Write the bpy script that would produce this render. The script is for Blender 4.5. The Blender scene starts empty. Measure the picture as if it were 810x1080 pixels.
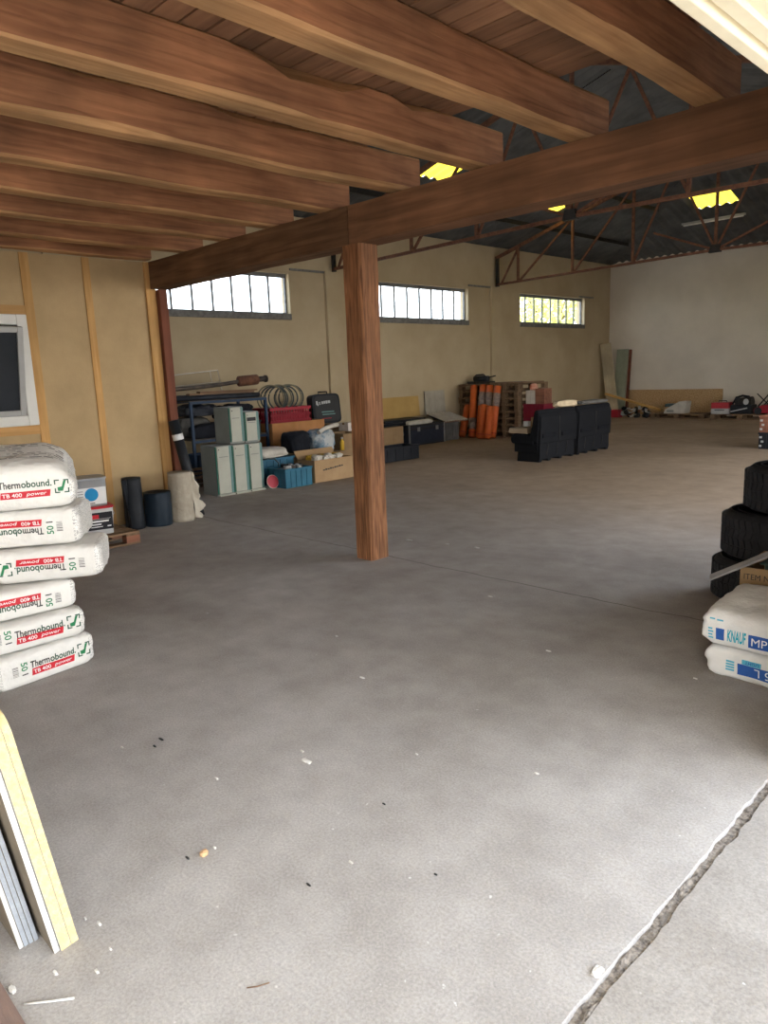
import bpy, bmesh, math, random
from mathutils import Vector, Matrix, noise
from mathutils.bvhtree import BVHTree

C = bpy.context.scene
COL = C.collection
PI = math.pi

# ------------------------------------------------------------------ camera, sky, sun, exposure
cam_d = bpy.data.cameras.new('camera')
cam_d.sensor_fit = 'AUTO'
cam_d.sensor_width = 36
cam_d.lens = 764.94 / 1080 * 36
cam_d.clip_start = 0.02
cam_d.clip_end = 300
cam = bpy.data.objects.new('camera', cam_d)
COL.objects.link(cam)
pitch, roll, yaw = 0.188235904, -0.0389259537, 0.794494117
fwd = Vector((-math.sin(yaw) * math.cos(pitch), math.cos(yaw) * math.cos(pitch), -math.sin(pitch)))
rgt = Vector((math.cos(yaw), math.sin(yaw), 0))
upv = rgt.cross(fwd)
r2 = math.cos(roll) * rgt + math.sin(roll) * upv
u2 = -math.sin(roll) * rgt + math.cos(roll) * upv
mw = Matrix((r2, u2, -fwd)).transposed().to_4x4()
mw.translation = Vector((0, 0, 1.55))
cam.matrix_world = mw
C.camera = cam

w = bpy.data.worlds.new('sky'); C.world = w; w.use_nodes = True
nt = w.node_tree; nt.nodes.clear()
wo = nt.nodes.new('ShaderNodeOutputWorld'); bg = nt.nodes.new('ShaderNodeBackground')
tc = nt.nodes.new('ShaderNodeTexCoord'); sx = nt.nodes.new('ShaderNodeSeparateXYZ')
rp = nt.nodes.new('ShaderNodeValToRGB')
rp.color_ramp.elements[0].position = 0.0; rp.color_ramp.elements[0].color = (1.0, 0.97, 0.92, 1)
rp.color_ramp.elements[1].position = 0.55; rp.color_ramp.elements[1].color = (0.46, 0.54, 0.66, 1)
nt.links.new(tc.outputs['Generated'], sx.inputs[0]); nt.links.new(sx.outputs['Z'], rp.inputs[0])
nt.links.new(rp.outputs[0], bg.inputs[0]); nt.links.new(bg.outputs[0], wo.inputs[0])
bg.inputs['Strength'].default_value = 4.2

sun_d = bpy.data.lights.new('sun', 'SUN'); sun_d.energy = 9.0; sun_d.angle = math.radians(1.0)
sun_d.color = (1.0, 0.94, 0.84)
sun = bpy.data.objects.new('sun', sun_d); COL.objects.link(sun)
sun.rotation_euler = Vector((-0.12, 0.75, -0.9)).to_track_quat('-Z', 'Y').to_euler()

C.view_settings.view_transform = 'Standard'
C.view_settings.look = 'None'
C.view_settings.gamma = 1
C.view_settings.use_curve_mapping = False
C.view_settings.exposure = 1.21

# ------------------------------------------------------------------ materials
def base_mat(name):
    m = bpy.data.materials.new(name); m.use_nodes = True
    n = m.node_tree.nodes; b = n['Principled BSDF']
    return m, m.node_tree, b

def mat(name, c1, c2=None, scale=6, rough=0.7, metal=0, bump=0.0, bscale=None, stretch=(1, 1, 1), detail=5, lo=0.35, hi=0.65, spec=0.18, coat=0):
    m, t, b = base_mat(name)
    b.inputs['Roughness'].default_value = rough
    b.inputs['Metallic'].default_value = metal
    b.inputs['Specular IOR Level'].default_value = spec
    if coat: b.inputs['Coat Weight'].default_value = coat
    if c2 is None: c2 = tuple(x * 0.82 for x in c1)
    tcn = t.nodes.new('ShaderNodeTexCoord'); mp = t.nodes.new('ShaderNodeMapping'); nz = t.nodes.new('ShaderNodeTexNoise')
    mp.inputs['Scale'].default_value = stretch
    nz.inputs['Scale'].default_value = scale; nz.inputs['Detail'].default_value = detail; nz.inputs['Roughness'].default_value = 0.6
    r = t.nodes.new('ShaderNodeValToRGB')
    r.color_ramp.elements[0].position = lo; r.color_ramp.elements[0].color = (*c2, 1)
    r.color_ramp.elements[1].position = hi; r.color_ramp.elements[1].color = (*c1, 1)
    L = t.links.new
    L(tcn.outputs['Object'], mp.inputs[0]); L(mp.outputs[0], nz.inputs['Vector']); L(nz.outputs[0], r.inputs[0]); L(r.outputs[0], b.inputs['Base Color'])
    if bump:
        n2 = t.nodes.new('ShaderNodeTexNoise'); n2.inputs['Scale'].default_value = bscale or scale * 6; n2.inputs['Detail'].default_value = 6
        L(mp.outputs[0], n2.inputs['Vector'])
        bp = t.nodes.new('ShaderNodeBump'); bp.inputs['Strength'].default_value = bump; bp.inputs['Distance'].default_value = 0.01
        L(n2.outputs[0], bp.inputs['Height']); L(bp.outputs[0], b.inputs['Normal'])
    return m

def wood(name, c1, c2, axis, scale=9, rough=0.75, bump=0.35, dark=None):
    st = [9, 9, 9]; st['xyz'.index(axis)] = 0.55
    m, t, b = base_mat(name)
    b.inputs['Roughness'].default_value = rough; b.inputs['Specular IOR Level'].default_value = 0.25
    L = t.links.new
    tcn = t.nodes.new('ShaderNodeTexCoord'); mp = t.nodes.new('ShaderNodeMapping'); mp.inputs['Scale'].default_value = st
    oi = t.nodes.new('ShaderNodeObjectInfo'); vm = t.nodes.new('ShaderNodeVectorMath'); vm.operation = 'SCALE'; vm.inputs[0].default_value = (13, 7, 5)
    L(oi.outputs['Random'], vm.inputs['Scale']); L(vm.outputs[0], mp.inputs['Location'])
    n1 = t.nodes.new('ShaderNodeTexNoise'); n1.inputs['Scale'].default_value = scale / 4; n1.inputs['Detail'].default_value = 7; n1.inputs['Distortion'].default_value = 0.7
    n2 = t.nodes.new('ShaderNodeTexNoise'); n2.inputs['Scale'].default_value = 1.6; n2.inputs['Detail'].default_value = 4
    L(tcn.outputs['Object'], mp.inputs[0]); L(mp.outputs[0], n1.inputs['Vector']); L(tcn.outputs['Object'], n2.inputs['Vector'])
    r = t.nodes.new('ShaderNodeValToRGB'); r.color_ramp.elements[0].position = .3; r.color_ramp.elements[1].position = .68
    r.color_ramp.elements[0].color = (*c2, 1); r.color_ramp.elements[1].color = (*c1, 1)
    L(n1.outputs[0], r.inputs[0])
    r2_ = t.nodes.new('ShaderNodeValToRGB'); r2_.color_ramp.elements[0].position = .35; r2_.color_ramp.elements[1].position = .7
    d = dark or .62
    r2_.color_ramp.elements[0].color = (d, d, d, 1); r2_.color_ramp.elements[1].color = (1.12, 1.08, 1.05, 1)
    L(n2.outputs[0], r2_.inputs[0])
    mx = t.nodes.new('ShaderNodeMix'); mx.data_type = 'RGBA'; mx.blend_type = 'MULTIPLY'; mx.inputs[0].default_value = 1
    L(r.outputs[0], mx.inputs[6]); L(r2_.outputs[0], mx.inputs[7]); L(mx.outputs[2], b.inputs['Base Color'])
    bp = t.nodes.new('ShaderNodeBump'); bp.inputs['Strength'].default_value = bump; bp.inputs['Distance'].default_value = .008
    L(n1.outputs[0], bp.inputs['Height']); L(bp.outputs[0], b.inputs['Normal'])
    return m

def concrete(name, ca, cb, seam=None):
    m, t, b = base_mat(name); L = t.links.new
    b.inputs['Roughness'].default_value = .8; b.inputs['Specular IOR Level'].default_value = .15
    g = t.nodes.new('ShaderNodeNewGeometry')
    def nz(s, d, ro=.6, dist=0):
        n = t.nodes.new('ShaderNodeTexNoise'); n.inputs['Scale'].default_value = s; n.inputs['Detail'].default_value = d; n.inputs['Roughness'].default_value = ro; n.inputs['Distortion'].default_value = dist
        L(g.outputs['Position'], n.inputs['Vector']); return n
    def ramp(n, p0, c0, p1, c1):
        r = t.nodes.new('ShaderNodeValToRGB'); r.color_ramp.elements[0].position = p0; r.color_ramp.elements[1].position = p1
        r.color_ramp.elements[0].color = (*c0, 1); r.color_ramp.elements[1].color = (*c1, 1); L(n.outputs[0], r.inputs[0]); return r
    def mix(a, bb, mode, f=1.0):
        x = t.nodes.new('ShaderNodeMix'); x.data_type = 'RGBA'; x.blend_type = mode
        if hasattr(f, 'type'): L(f, x.inputs[0])
        else: x.inputs[0].default_value = f
        L(a, x.inputs[6])
        if isinstance(bb, tuple): x.inputs[7].default_value = (*bb, 1)
        else: L(bb, x.inputs[7])
        return x.outputs[2]
    big = ramp(nz(.55, 6, .62, .6), .3, ca, .7, cb)
    mid = ramp(nz(4.5, 5, .6), .32, (.86, .85, .84), .66, (1.06, 1.06, 1.06))
    fine = ramp(nz(110, 3, .7), .3, (.78, .78, .78), .7, (1.14, 1.14, 1.14))
    col = mix(mix(big.outputs[0], mid.outputs[0], 'MULTIPLY'), fine.outputs[0], 'MULTIPLY')
    dust = ramp(nz(1.7, 9, .75, 1.2), .63, (0, 0, 0), .80, (.5, .5, .5))
    col = mix(col, (.62, .61, .59), 'MIX', dust.outputs[0])
    grit = ramp(nz(38, 2, .5), .735, (0, 0, 0), .78, (.7, .7, .7))
    col = mix(col, (.7, .69, .67), 'MIX', grit.outputs[0])
    if seam is not None:
        s = t.nodes.new('ShaderNodeSeparateXYZ'); L(g.outputs['Position'], s.inputs[0])
        n = nz(.9, 4)
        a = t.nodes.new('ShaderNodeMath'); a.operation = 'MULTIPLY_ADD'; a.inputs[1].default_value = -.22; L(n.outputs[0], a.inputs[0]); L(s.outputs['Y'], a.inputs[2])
        d = t.nodes.new('ShaderNodeMath'); d.operation = 'SUBTRACT'; d.inputs[1].default_value = seam - .11; L(a.outputs[0], d.inputs[0])
        ab = t.nodes.new('ShaderNodeMath'); ab.operation = 'ABSOLUTE'; L(d.outputs[0], ab.inputs[0])
        lt = t.nodes.new('ShaderNodeMath'); lt.operation = 'LESS_THAN'; lt.inputs[1].default_value = .0045; L(ab.outputs[0], lt.inputs[0])
        col = mix(col, (.13, .12, .11), 'MIX', lt.outputs[0])
    if seam is not None:      # colour turns gradually browner across the seam into the hall
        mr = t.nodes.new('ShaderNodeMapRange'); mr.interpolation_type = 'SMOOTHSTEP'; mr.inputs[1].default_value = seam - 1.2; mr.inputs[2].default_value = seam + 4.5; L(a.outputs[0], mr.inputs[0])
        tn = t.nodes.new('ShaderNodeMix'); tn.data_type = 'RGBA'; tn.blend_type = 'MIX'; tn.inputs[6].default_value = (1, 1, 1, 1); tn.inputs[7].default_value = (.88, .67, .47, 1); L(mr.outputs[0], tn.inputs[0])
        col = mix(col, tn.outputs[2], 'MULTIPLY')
    L(col, b.inputs['Base Color'])
    bp = t.nodes.new('ShaderNodeBump'); bp.inputs['Strength'].default_value = .55; bp.inputs['Distance'].default_value = .004
    L(nz(75, 4, .7).outputs[0], bp.inputs['Height']); L(bp.outputs[0], b.inputs['Normal'])
    return m

def glass(name, tint=(.9, .95, 1), f=.12):
    m, t, b = base_mat(name); L = t.links.new; t.nodes.remove(b)
    o = t.nodes['Material Output']
    tr = t.nodes.new('ShaderNodeBsdfTransparent'); tr.inputs[0].default_value = (*tint, 1)
    gl = t.nodes.new('ShaderNodeBsdfGlossy'); gl.inputs['Roughness'].default_value = .05
    mx = t.nodes.new('ShaderNodeMixShader'); mx.inputs[0].default_value = f
    L(tr.outputs[0], mx.inputs[1]); L(gl.outputs[0], mx.inputs[2]); L(mx.outputs[0], o.inputs[0]); return m

def translucent(name, c, f=.6):
    m, t, b = base_mat(name); L = t.links.new
    b.inputs['Base Color'].default_value = (*c, 1); b.inputs['Roughness'].default_value = .6
    o = t.nodes['Material Output']; tl = t.nodes.new('ShaderNodeBsdfTranslucent'); tl.inputs[0].default_value = (*c, 1)
    mx = t.nodes.new('ShaderNodeMixShader'); mx.inputs[0].default_value = f
    L(b.outputs[0], mx.inputs[1]); L(tl.outputs[0], mx.inputs[2]); L(mx.outputs[0], o.inputs[0]); return m

M = {}
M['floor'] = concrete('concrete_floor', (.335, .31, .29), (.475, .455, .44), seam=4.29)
M['yard'] = concrete('yard_concrete', (.27, .245, .222), (.36, .338, .315))
M['ground'] = mat('gravel', (.5, .46, .4), (.4, .37, .32), 3, .9)
M['joint'] = mat('joint_dirt', (.34, .30, .26), (.10, .085, .075), 55, .95, bump=.8, bscale=90)
M['wall'] = mat('plaster', (.47, .38, .25), (.41, .325, .205), 1.1, .9, bump=.25, bscale=30, detail=8)
M['wall_b'] = mat('plaster_back', (.66, .59, .49), (.58, .515, .425), .9, .9, bump=.25, bscale=25, detail=8)
M['panel'] = mat('fibre_panel', (.52, .375, .207), (.45, .325, .175), 3, .9, bump=.15, bscale=90, detail=8)
M['roof'] = mat('fibre_cement', (.125, .13, .13), (.08, .083, .083), 2, .9, bump=.2)
M['gable'] = mat('dark_cladding', (.07, .07, .075), (.045, .045, .05), 2, .9)
M['sill'] = mat('grey_sill', (.22, .215, .2), (.14, .135, .125), 14, .9, bump=.4)
M['wframe'] = mat('steel_sash', (.20, .20, .19), (.14, .14, .14), 12, .7)
M['glass'] = glass('window_glass')
M['frost'] = glass('frosted_glass', (.9, .93, .95), .1)
M['pvc'] = mat('white_pvc', (.8, .79, .75), (.72, .71, .66), 3, .45)
M['pvc2'] = mat('grey_pvc', (.45, .45, .44), (.38, .38, .37), 3, .45)
M['darkglass'] = mat('dark_glass', (.035, .04, .048), (.025, .03, .036), 2, .12, spec=.6)
M['joist'] = wood('joist_wood', (.48, .225, .112), (.26, .115, .058), 'y', scale=13, bump=.7, dark=.5)
M['joist_pale'] = wood('joist_wood_pale', (.62, .37, .18), (.42, .22, .10), 'y', scale=13, bump=.7)  # paler tone for the waney sapwood edges and the joist bottom faces
M['deck'] = wood('deck_wood', (.40, .215, .12), (.27, .14, .08), 'x')
def plank_tones(m, pitch, off):
    t = m.node_tree; L = t.links.new; b = t.nodes['Principled BSDF']; src = b.inputs['Base Color'].links[0].from_socket
    tcn = t.nodes.new('ShaderNodeTexCoord'); s = t.nodes.new('ShaderNodeSeparateXYZ'); L(tcn.outputs['Object'], s.inputs[0])
    a = t.nodes.new('ShaderNodeMath'); a.operation = 'SUBTRACT'; a.inputs[1].default_value = off; L(s.outputs['Y'], a.inputs[0])
    d = t.nodes.new('ShaderNodeMath'); d.operation = 'DIVIDE'; d.inputs[1].default_value = pitch; L(a.outputs[0], d.inputs[0])
    f = t.nodes.new('ShaderNodeMath'); f.operation = 'FLOOR'; L(d.outputs[0], f.inputs[0])
    wn = t.nodes.new('ShaderNodeTexWhiteNoise'); wn.noise_dimensions = '1D'; L(f.outputs[0], wn.inputs['W'])
    r = t.nodes.new('ShaderNodeMapRange'); r.inputs[3].default_value = .72; r.inputs[4].default_value = 1.2; L(wn.outputs['Value'], r.inputs[0])
    mx = t.nodes.new('ShaderNodeMix'); mx.data_type = 'RGBA'; mx.blend_type = 'MULTIPLY'; mx.inputs[0].default_value = 1; L(src, mx.inputs[6]); L(r.outputs[0], mx.inputs[7]); L(mx.outputs[2], b.inputs['Base Color'])
plank_tones(M['deck'], .135, -2.95)
M['beam'] = wood('beam_wood', (.30, .15, .08), (.17, .085, .045), 'x')
M['beam2'] = wood('beam_wood_dark', (.24, .13, .07), (.12, .06, .03), 'x')
M['post'] = wood('post_wood', (.40, .185, .085), (.13, .055, .026), 'z', scale=24, bump=1.0)
M['redpost'] = wood('red_post_wood', (.24, .085, .05), (.16, .055, .03), 'z')
M['pine_z'] = wood('pine_wood_z', (.66, .40, .16), (.52, .29, .10), 'z', dark=.8)
M['pine_y'] = wood('pine_wood_y', (.64, .38, .16), (.5, .28, .10), 'y', dark=.8)
M['pal'] = wood('pallet_wood', (.24, .155, .09), (.12, .075, .042), 'x')
M['pal_y'] = wood('pallet_wood_y', (.24, .155, .09), (.12, .075, .042), 'y')
M['palred'] = wood('pallet_red_wood', (.34, .15, .09), (.2, .08, .05), 'x')
M['rust'] = mat('rusty_steel', (.20, .095, .055), (.11, .05, .035), 14, .75, metal=.2)
M['darksteel'] = mat('dark_steel', (.05, .045, .04), (.03, .03, .03), 14, .6, metal=.4)
M['cream'] = translucent('cream_door_skin', (.93, .88, .74), .55)
M['creamrail'] = mat('cream_rail', (.85, .78, .6), (.75, .68, .5), 5, .5)
M['skylight'] = translucent('yellow_skylight', (.60, .42, .03), .7)
# ------------------------------------------------------------------ mesh helpers
class B:
    def __init__(s): s.bm = bmesh.new()
    def box(s, x0, x1, y0, y1, z0, z1, mi=0, T=None):
        vs = [Vector((x, y, z)) for z in (z0, z1) for y in (y0, y1) for x in (x0, x1)]
        if T is not None: vs = [T @ v for v in vs]
        v = [s.bm.verts.new(p) for p in vs]
        for f in ((0, 2, 3, 1), (4, 5, 7, 6), (0, 1, 5, 4), (2, 6, 7, 3), (0, 4, 6, 2), (1, 3, 7, 5)):
            s.bm.faces.new([v[i] for i in f]).material_index = mi
        return s
    def bar(s, p, q, w_, h, up=(0, 0, 1), mi=0):
        p, q = Vector(p), Vector(q); d = (q - p); l = d.length; d.normalize()
        u = Vector(up)
        if abs(u.dot(d)) > .98: u = Vector((0, 1, 0))
        a = d.cross(u).normalized(); b_ = a.cross(d).normalized()
        T = Matrix((d, a, b_)).transposed().to_4x4(); T.translation = p
        return s.box(0, l, -w_ / 2, w_ / 2, -h / 2, h / 2, mi, T)
    def cyl(s, p, q, r0, r1=None, n=20, mi=0, cap=True):
        p, q = Vector(p), Vector(q); r1 = r0 if r1 is None else r1
        d = (q - p).normalized(); u = Vector((0, 0, 1)) if abs(d.z) < .95 else Vector((1, 0, 0))
        a = d.cross(u).normalized(); b_ = d.cross(a)
        A = []; Bv = []
        for i in range(n):
            t = 2 * PI * i / n; o = a * math.cos(t) + b_ * math.sin(t)
            A.append(s.bm.verts.new(p + o * r0)); Bv.append(s.bm.verts.new(q + o * r1))
        for i in range(n):
            f = s.bm.faces.new((A[i], A[(i + 1) % n], Bv[(i + 1) % n], Bv[i])); f.smooth = True; f.material_index = mi
        if cap:
            s.bm.faces.new(A[::-1]).material_index = mi; s.bm.faces.new(Bv).material_index = mi
        return s
    def tube(s, pts, r, n=8, mi=0, closed=False):
        pts = [Vector(p) for p in pts]; rings = []
        N = len(pts)
        for i, p in enumerate(pts):
            if closed: d = pts[(i + 1) % N] - pts[i - 1]
            else: d = pts[min(i + 1, N - 1)] - pts[max(i - 1, 0)]
            d.normalize(); u = Vector((0, 0, 1)) if abs(d.z) < .9 else Vector((1, 0, 0))
            a = d.cross(u).normalized(); b_ = d.cross(a)
            rings.append([s.bm.verts.new(p + (a * math.cos(2 * PI * k / n) + b_ * math.sin(2 * PI * k / n)) * r) for k in range(n)])
        for i in range(N if closed else N - 1):
            A, Bv = rings[i], rings[(i + 1) % N]
            for k in range(n):
                f = s.bm.faces.new((A[k], A[(k + 1) % n], Bv[(k + 1) % n], Bv[k])); f.smooth = True; f.material_index = mi
        if not closed:
            s.bm.faces.new(rings[0][::-1]); s.bm.faces.new(rings[-1])
        return s
    def lathe(s, prof, c=(0, 0, 0), n=32, mi=0, closed=False):
        c = Vector(c); rings = []
        for r, z in prof:
            rings.append([s.bm.verts.new(c + Vector((r * math.cos(2 * PI * k / n), r * math.sin(2 * PI * k / n), z))) for k in range(n)])
        m_ = len(prof)
        for i in range(m_ if closed else m_ - 1):
            A, Bv = rings[i], rings[(i + 1) % m_]
            for k in range(n):
                f = s.bm.faces.new((A[k], A[(k + 1) % n], Bv[(k + 1) % n], Bv[k])); f.smooth = True; f.material_index = mi
        if not closed:
            if prof[0][0] > 1e-4: s.bm.faces.new(rings[0][::-1])
            if prof[-1][0] > 1e-4: s.bm.faces.new(rings[-1])
        return s
    def prism(s, poly, a, b_, axis='y', mi=0):
        def P(u, v, t): return {'x': (t, u, v), 'y': (u, t, v), 'z': (u, v, t)}[axis]
        A = [s.bm.verts.new(P(u, v, a)) for u, v in poly]; Q = [s.bm.verts.new(P(u, v, b_)) for u, v in poly]
        n = len(poly)
        for i in range(n): s.bm.faces.new((A[i], A[(i + 1) % n], Q[(i + 1) % n], Q[i])).material_index = mi
        s.bm.faces.new(A[::-1]).material_index = mi; s.bm.faces.new(Q).material_index = mi
        return s
    def grid(s, fn, nu, nv, mi=0, smooth=True):
        V = [[s.bm.verts.new(fn(i / nu, j / nv)) for j in range(nv + 1)] for i in range(nu + 1)]
        for i in range(nu):
            for j in range(nv):
                f = s.bm.faces.new((V[i][j], V[i + 1][j], V[i + 1][j + 1], V[i][j + 1])); f.smooth = smooth; f.material_index = mi
        return s
    def build(s, name, mats, parent=None, bevel=0, loc=None, rotz=0, solid=0, smooth=None, rot=None):
        bmesh.ops.recalc_face_normals(s.bm, faces=s.bm.faces)
        me = bpy.data.meshes.new(name); s.bm.to_mesh(me); s.bm.free()
        if not isinstance(mats, (list, tuple)): mats = [mats]
        for m_ in mats: me.materials.append(m_)
        if smooth is not None:
            for p in me.polygons: p.use_smooth = smooth
        o = bpy.data.objects.new(name, me); COL.objects.link(o)
        if parent: o.parent = parent
        if loc is not None: o.location = loc
        o.rotation_euler = rot if rot is not None else (0, 0, rotz)
        if solid:
            md = o.modifiers.new('thickness', 'SOLIDIFY'); md.thickness = solid
        if bevel:
            md = o.modifiers.new('bevel', 'BEVEL'); md.width = bevel; md.segments = 2; md.limit_method = 'ANGLE'; md.angle_limit = .6
        return o

def thing(name, label, cat, loc=(0, 0, 0), rotz=0, group=None):
    o = bpy.data.objects.new(name, None); COL.objects.link(o); o.empty_display_size = .1
    o.location = loc; o.rotation_euler = (0, 0, rotz); o['label'] = label; o['category'] = cat
    if group: o['group'] = group
    return o
def tag(o, label, cat, group=None):
    o['label'] = label; o['category'] = cat
    if group: o['group'] = group
    return o
def struct(o): o['kind'] = 'structure'; return o
def dup(root, loc, rotz, label=None, group=None):
    r = root.copy(); COL.objects.link(r); r.location = loc; r.rotation_euler = (0, 0, rotz)
    if label: r['label'] = label
    if group: r['group'] = group
    for ch in list(root.children):
        c = ch.copy(); COL.objects.link(c); c.parent = r
        for g in ch.children:
            d = g.copy(); COL.objects.link(d); d.parent = c
    return r
def text_verts(body, h, x0, z0, width=None, bold=0.0, flip=False, shear=0.0):
    """lettering as 2-D vertices and faces: baseline at z0, starting at x0"""
    cu = bpy.data.curves.new('lettering', 'FONT'); cu.body = body; cu.size = 1; cu.offset = bold; cu.shear = shear; cu.resolution_u = 3
    o = bpy.data.objects.new('lettering', cu); COL.objects.link(o)
    bpy.context.view_layer.update()
    me = bpy.data.meshes.new_from_object(o.evaluated_get(bpy.context.evaluated_depsgraph_get()))
    bpy.data.objects.remove(o); bpy.data.curves.remove(cu)
    vs = [v.co.copy() for v in me.vertices]; fs = [tuple(p.vertices) for p in me.polygons]; bpy.data.meshes.remove(me)
    mx = max(v.x for v in vs); mn = min(v.x for v in vs)
    k = h / .72; kx = k if width is None else width / (mx - mn)
    return [(x0 + (v.x - mn) * kx, z0 + v.y * k) for v in vs], fs
def strip_bm(vs, fs, place, cut=.03):
    """2-D shape laid on a surface by place(x, z)"""
    b = B(); vv = [b.bm.verts.new((x, 0, z)) for x, z in vs]
    for f in fs:
        try: b.bm.faces.new([vv[i] for i in f])
        except ValueError: pass
    xs = [x for x, z in vs]; zs = [z for x, z in vs]
    x = min(xs) + cut
    while x < max(xs):
        bmesh.ops.bisect_plane(b.bm, geom=b.bm.verts[:] + b.bm.edges[:] + b.bm.faces[:], plane_co=(x, 0, 0), plane_no=(1, 0, 0)); x += cut
    z = min(zs) + cut
    while z < max(zs):
        bmesh.ops.bisect_plane(b.bm, geom=b.bm.verts[:] + b.bm.edges[:] + b.bm.faces[:], plane_co=(0, 0, z), plane_no=(0, 0, 1)); z += cut
    for v in b.bm.verts: v.co = place(v.co.x, v.co.z)
    return b
def rect2(x0, x1, z0, z1, sl=0):
    return [(x0, z0), (x1 - sl, z0), (x1, z1), (x0 + sl, z1)], [(0, 1, 2, 3)]
def merge2(*parts):
    V = []; F = []
    for v, f in parts:
        n = len(V); V += v; F += [tuple(i + n for i in q) for q in f]
    return V, F
def fz(x, y, z): return noise.fractal(Vector((x, y, z)), 1.0, 2.0, 4)
# ------------------------------------------------------------------ the building shell
XL, YB, XF = -11.5, 21.45, -0.77
YJ0, YJ1 = -2.4, 2.85          # door opening
# floor slab with a ragged edge at the door joint
b = B()
def jag(y, s): return .010 * fz(y * 3.1, s, 0) + .010 * fz(y * 15, s, 5) + .005 * fz(y * 41, s, 8)
ys = [-3 + i * .04 for i in range(int(24.5 / .04) + 1)]
v0 = [b.bm.verts.new((-11.8, y, 0)) for y in ys]; v1 = [b.bm.verts.new((XF - .018 + jag(y, 1), y, 0)) for y in ys]
v2 = [b.bm.verts.new((XF - .010 + jag(y, 1), y, -.05)) for y in ys]
for i in range(len(ys) - 1):
    b.bm.faces.new((v0[i], v1[i], v1[i + 1], v0[i + 1])); b.bm.faces.new((v1[i], v2[i], v2[i + 1], v1[i + 1]))
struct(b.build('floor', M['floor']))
b = B()
v0 = [b.bm.verts.new((XF + .018 + jag(y, 9), y, -.003)) for y in ys]; v1 = [b.bm.verts.new((7, y, -.003)) for y in ys]
v2 = [b.bm.verts.new((XF + .012 + jag(y, 9), y, -.05)) for y in ys]
for i in range(len(ys) - 1):
    b.bm.faces.new((v0[i], v1[i], v1[i + 1], v0[i + 1])); b.bm.faces.new((v2[i], v0[i], v0[i + 1], v2[i + 1]))
struct(b.build('floor_yard', M['yard']))
b = B()
def jf(u, v):
    y = -3 + u * 9; x = XF - .04 + v * .08
    hump = .022 * max(0, fz(y * 9, x * 30, 2)) if .25 < v < .75 else 0
    return (x, y, -.016 + hump + .007 * fz(y * 30, x * 40, 3))
b.grid(jf, 450, 8)
struct(b.build('trim_1', M['joint']))
b = B(); b.grid(lambda u, v: (-60 + 120 * u, -60 + 130 * v, -.07), 4, 4)
struct(b.build('floor_ground', M['ground']))

# left wall with three window openings
WIN = [(5.69, 8.98), (11.16, 14.45), (16.63, 19.93)]
ZS, ZT = 2.70, 3.50
b = B()
b.box(XL - .25, XL, -3.2, YB + .25, -.05, ZS); b.box(XL - .25, XL, -3.2, YB + .25, ZT, 4.56)
y = -3.2
for a, c in WIN: b.box(XL - .25, XL, y, a, ZS, ZT); y = c
b.box(XL - .25, XL, y, YB + .25, ZS, ZT)
for yc in (4.6, 10.05, 15.5):        # pilasters under the trusses
    b.box(XL, XL + .07, yc - .2, yc + .2, 0, 3.60)
struct(b.build('wall_left', M['wall']))
b = B(); b.box(XL, -.57, YB, YB + .25, -.05, 4.64); struct(b.build('wall_back', M['wall_b']))
b = B(); b.box(XL - .2, -.5, YB + .02, YB + .22, 4.64, 4.8); struct(b.build('trim_2', M['gable']))
b = B()
b.box(XF, XF + .2, YJ1, 6.3, -.05, 4.56); b.box(XF, XF + .2, 14.0, YB + .25, -.05, 4.56); b.box(XF, XF + .2, 6.3, 14.0, 3.0, 4.56); b.box(XF, XF + .2, -3.2, YJ0, -.05, 4.56); b.box(XF, XF + .2, YJ0, YJ1, 2.42, 4.56)  # the wide gap is an unseen opening added to light the far hall
struct(b.build('wall_front', M['wall_b']))
b = B(); b.box(XL, XF + .2, -3.2, -3.0, -.05, 4.56); struct(b.build('wall_near', M['wall_b']))
b = B()
for yc in (9.7, 15.15): b.box(XL, XL + .035, yc - .95 + .25, yc + .55, 3.56, 3.60)
b.box(XL, XL + .035, 19.6, 20.4, 3.52, 3.56)
struct(b.build('trim_3', M['sill']))
# windows: concrete sill, steel frame, glazing bars, one pane per bay
for i, (a, c) in enumerate(WIN):
    xg = XL - .12
    root = struct(B().box(XL - .13, XL + .03, a, c, ZS - .06, ZS + .05).build('window_%d' % (i + 1), M['sill'], bevel=.008))
    f = B(); z0, z1 = ZS + .05, ZT
    f.box(xg - .03, xg + .02, a, c, z0, z0 + .03); f.box(xg - .03, xg + .02, a, c, z1 - .07, z1)
    f.box(xg - .03, xg + .02, a, a + .03, z0 + .03, z1 - .07); f.box(xg - .03, xg + .02, c - .03, c, z0 + .03, z1 - .07)
    f.build('window_frame', M['wframe'], root)
    n = 8; p = (c - a) / n
    for k in range(1, n): B().box(xg - .02, xg + .02, a + k * p - .016, a + k * p + .016, z0 + .03, z1 - .07).build('glazing_bar', M['wframe'], root)
    for k in range(n): B().box(xg - .006, xg - .002, a + k * p + .012, a + (k + 1) * p - .012, z0 + .02, z1 - .06).build('pane', M['glass'], root)
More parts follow.
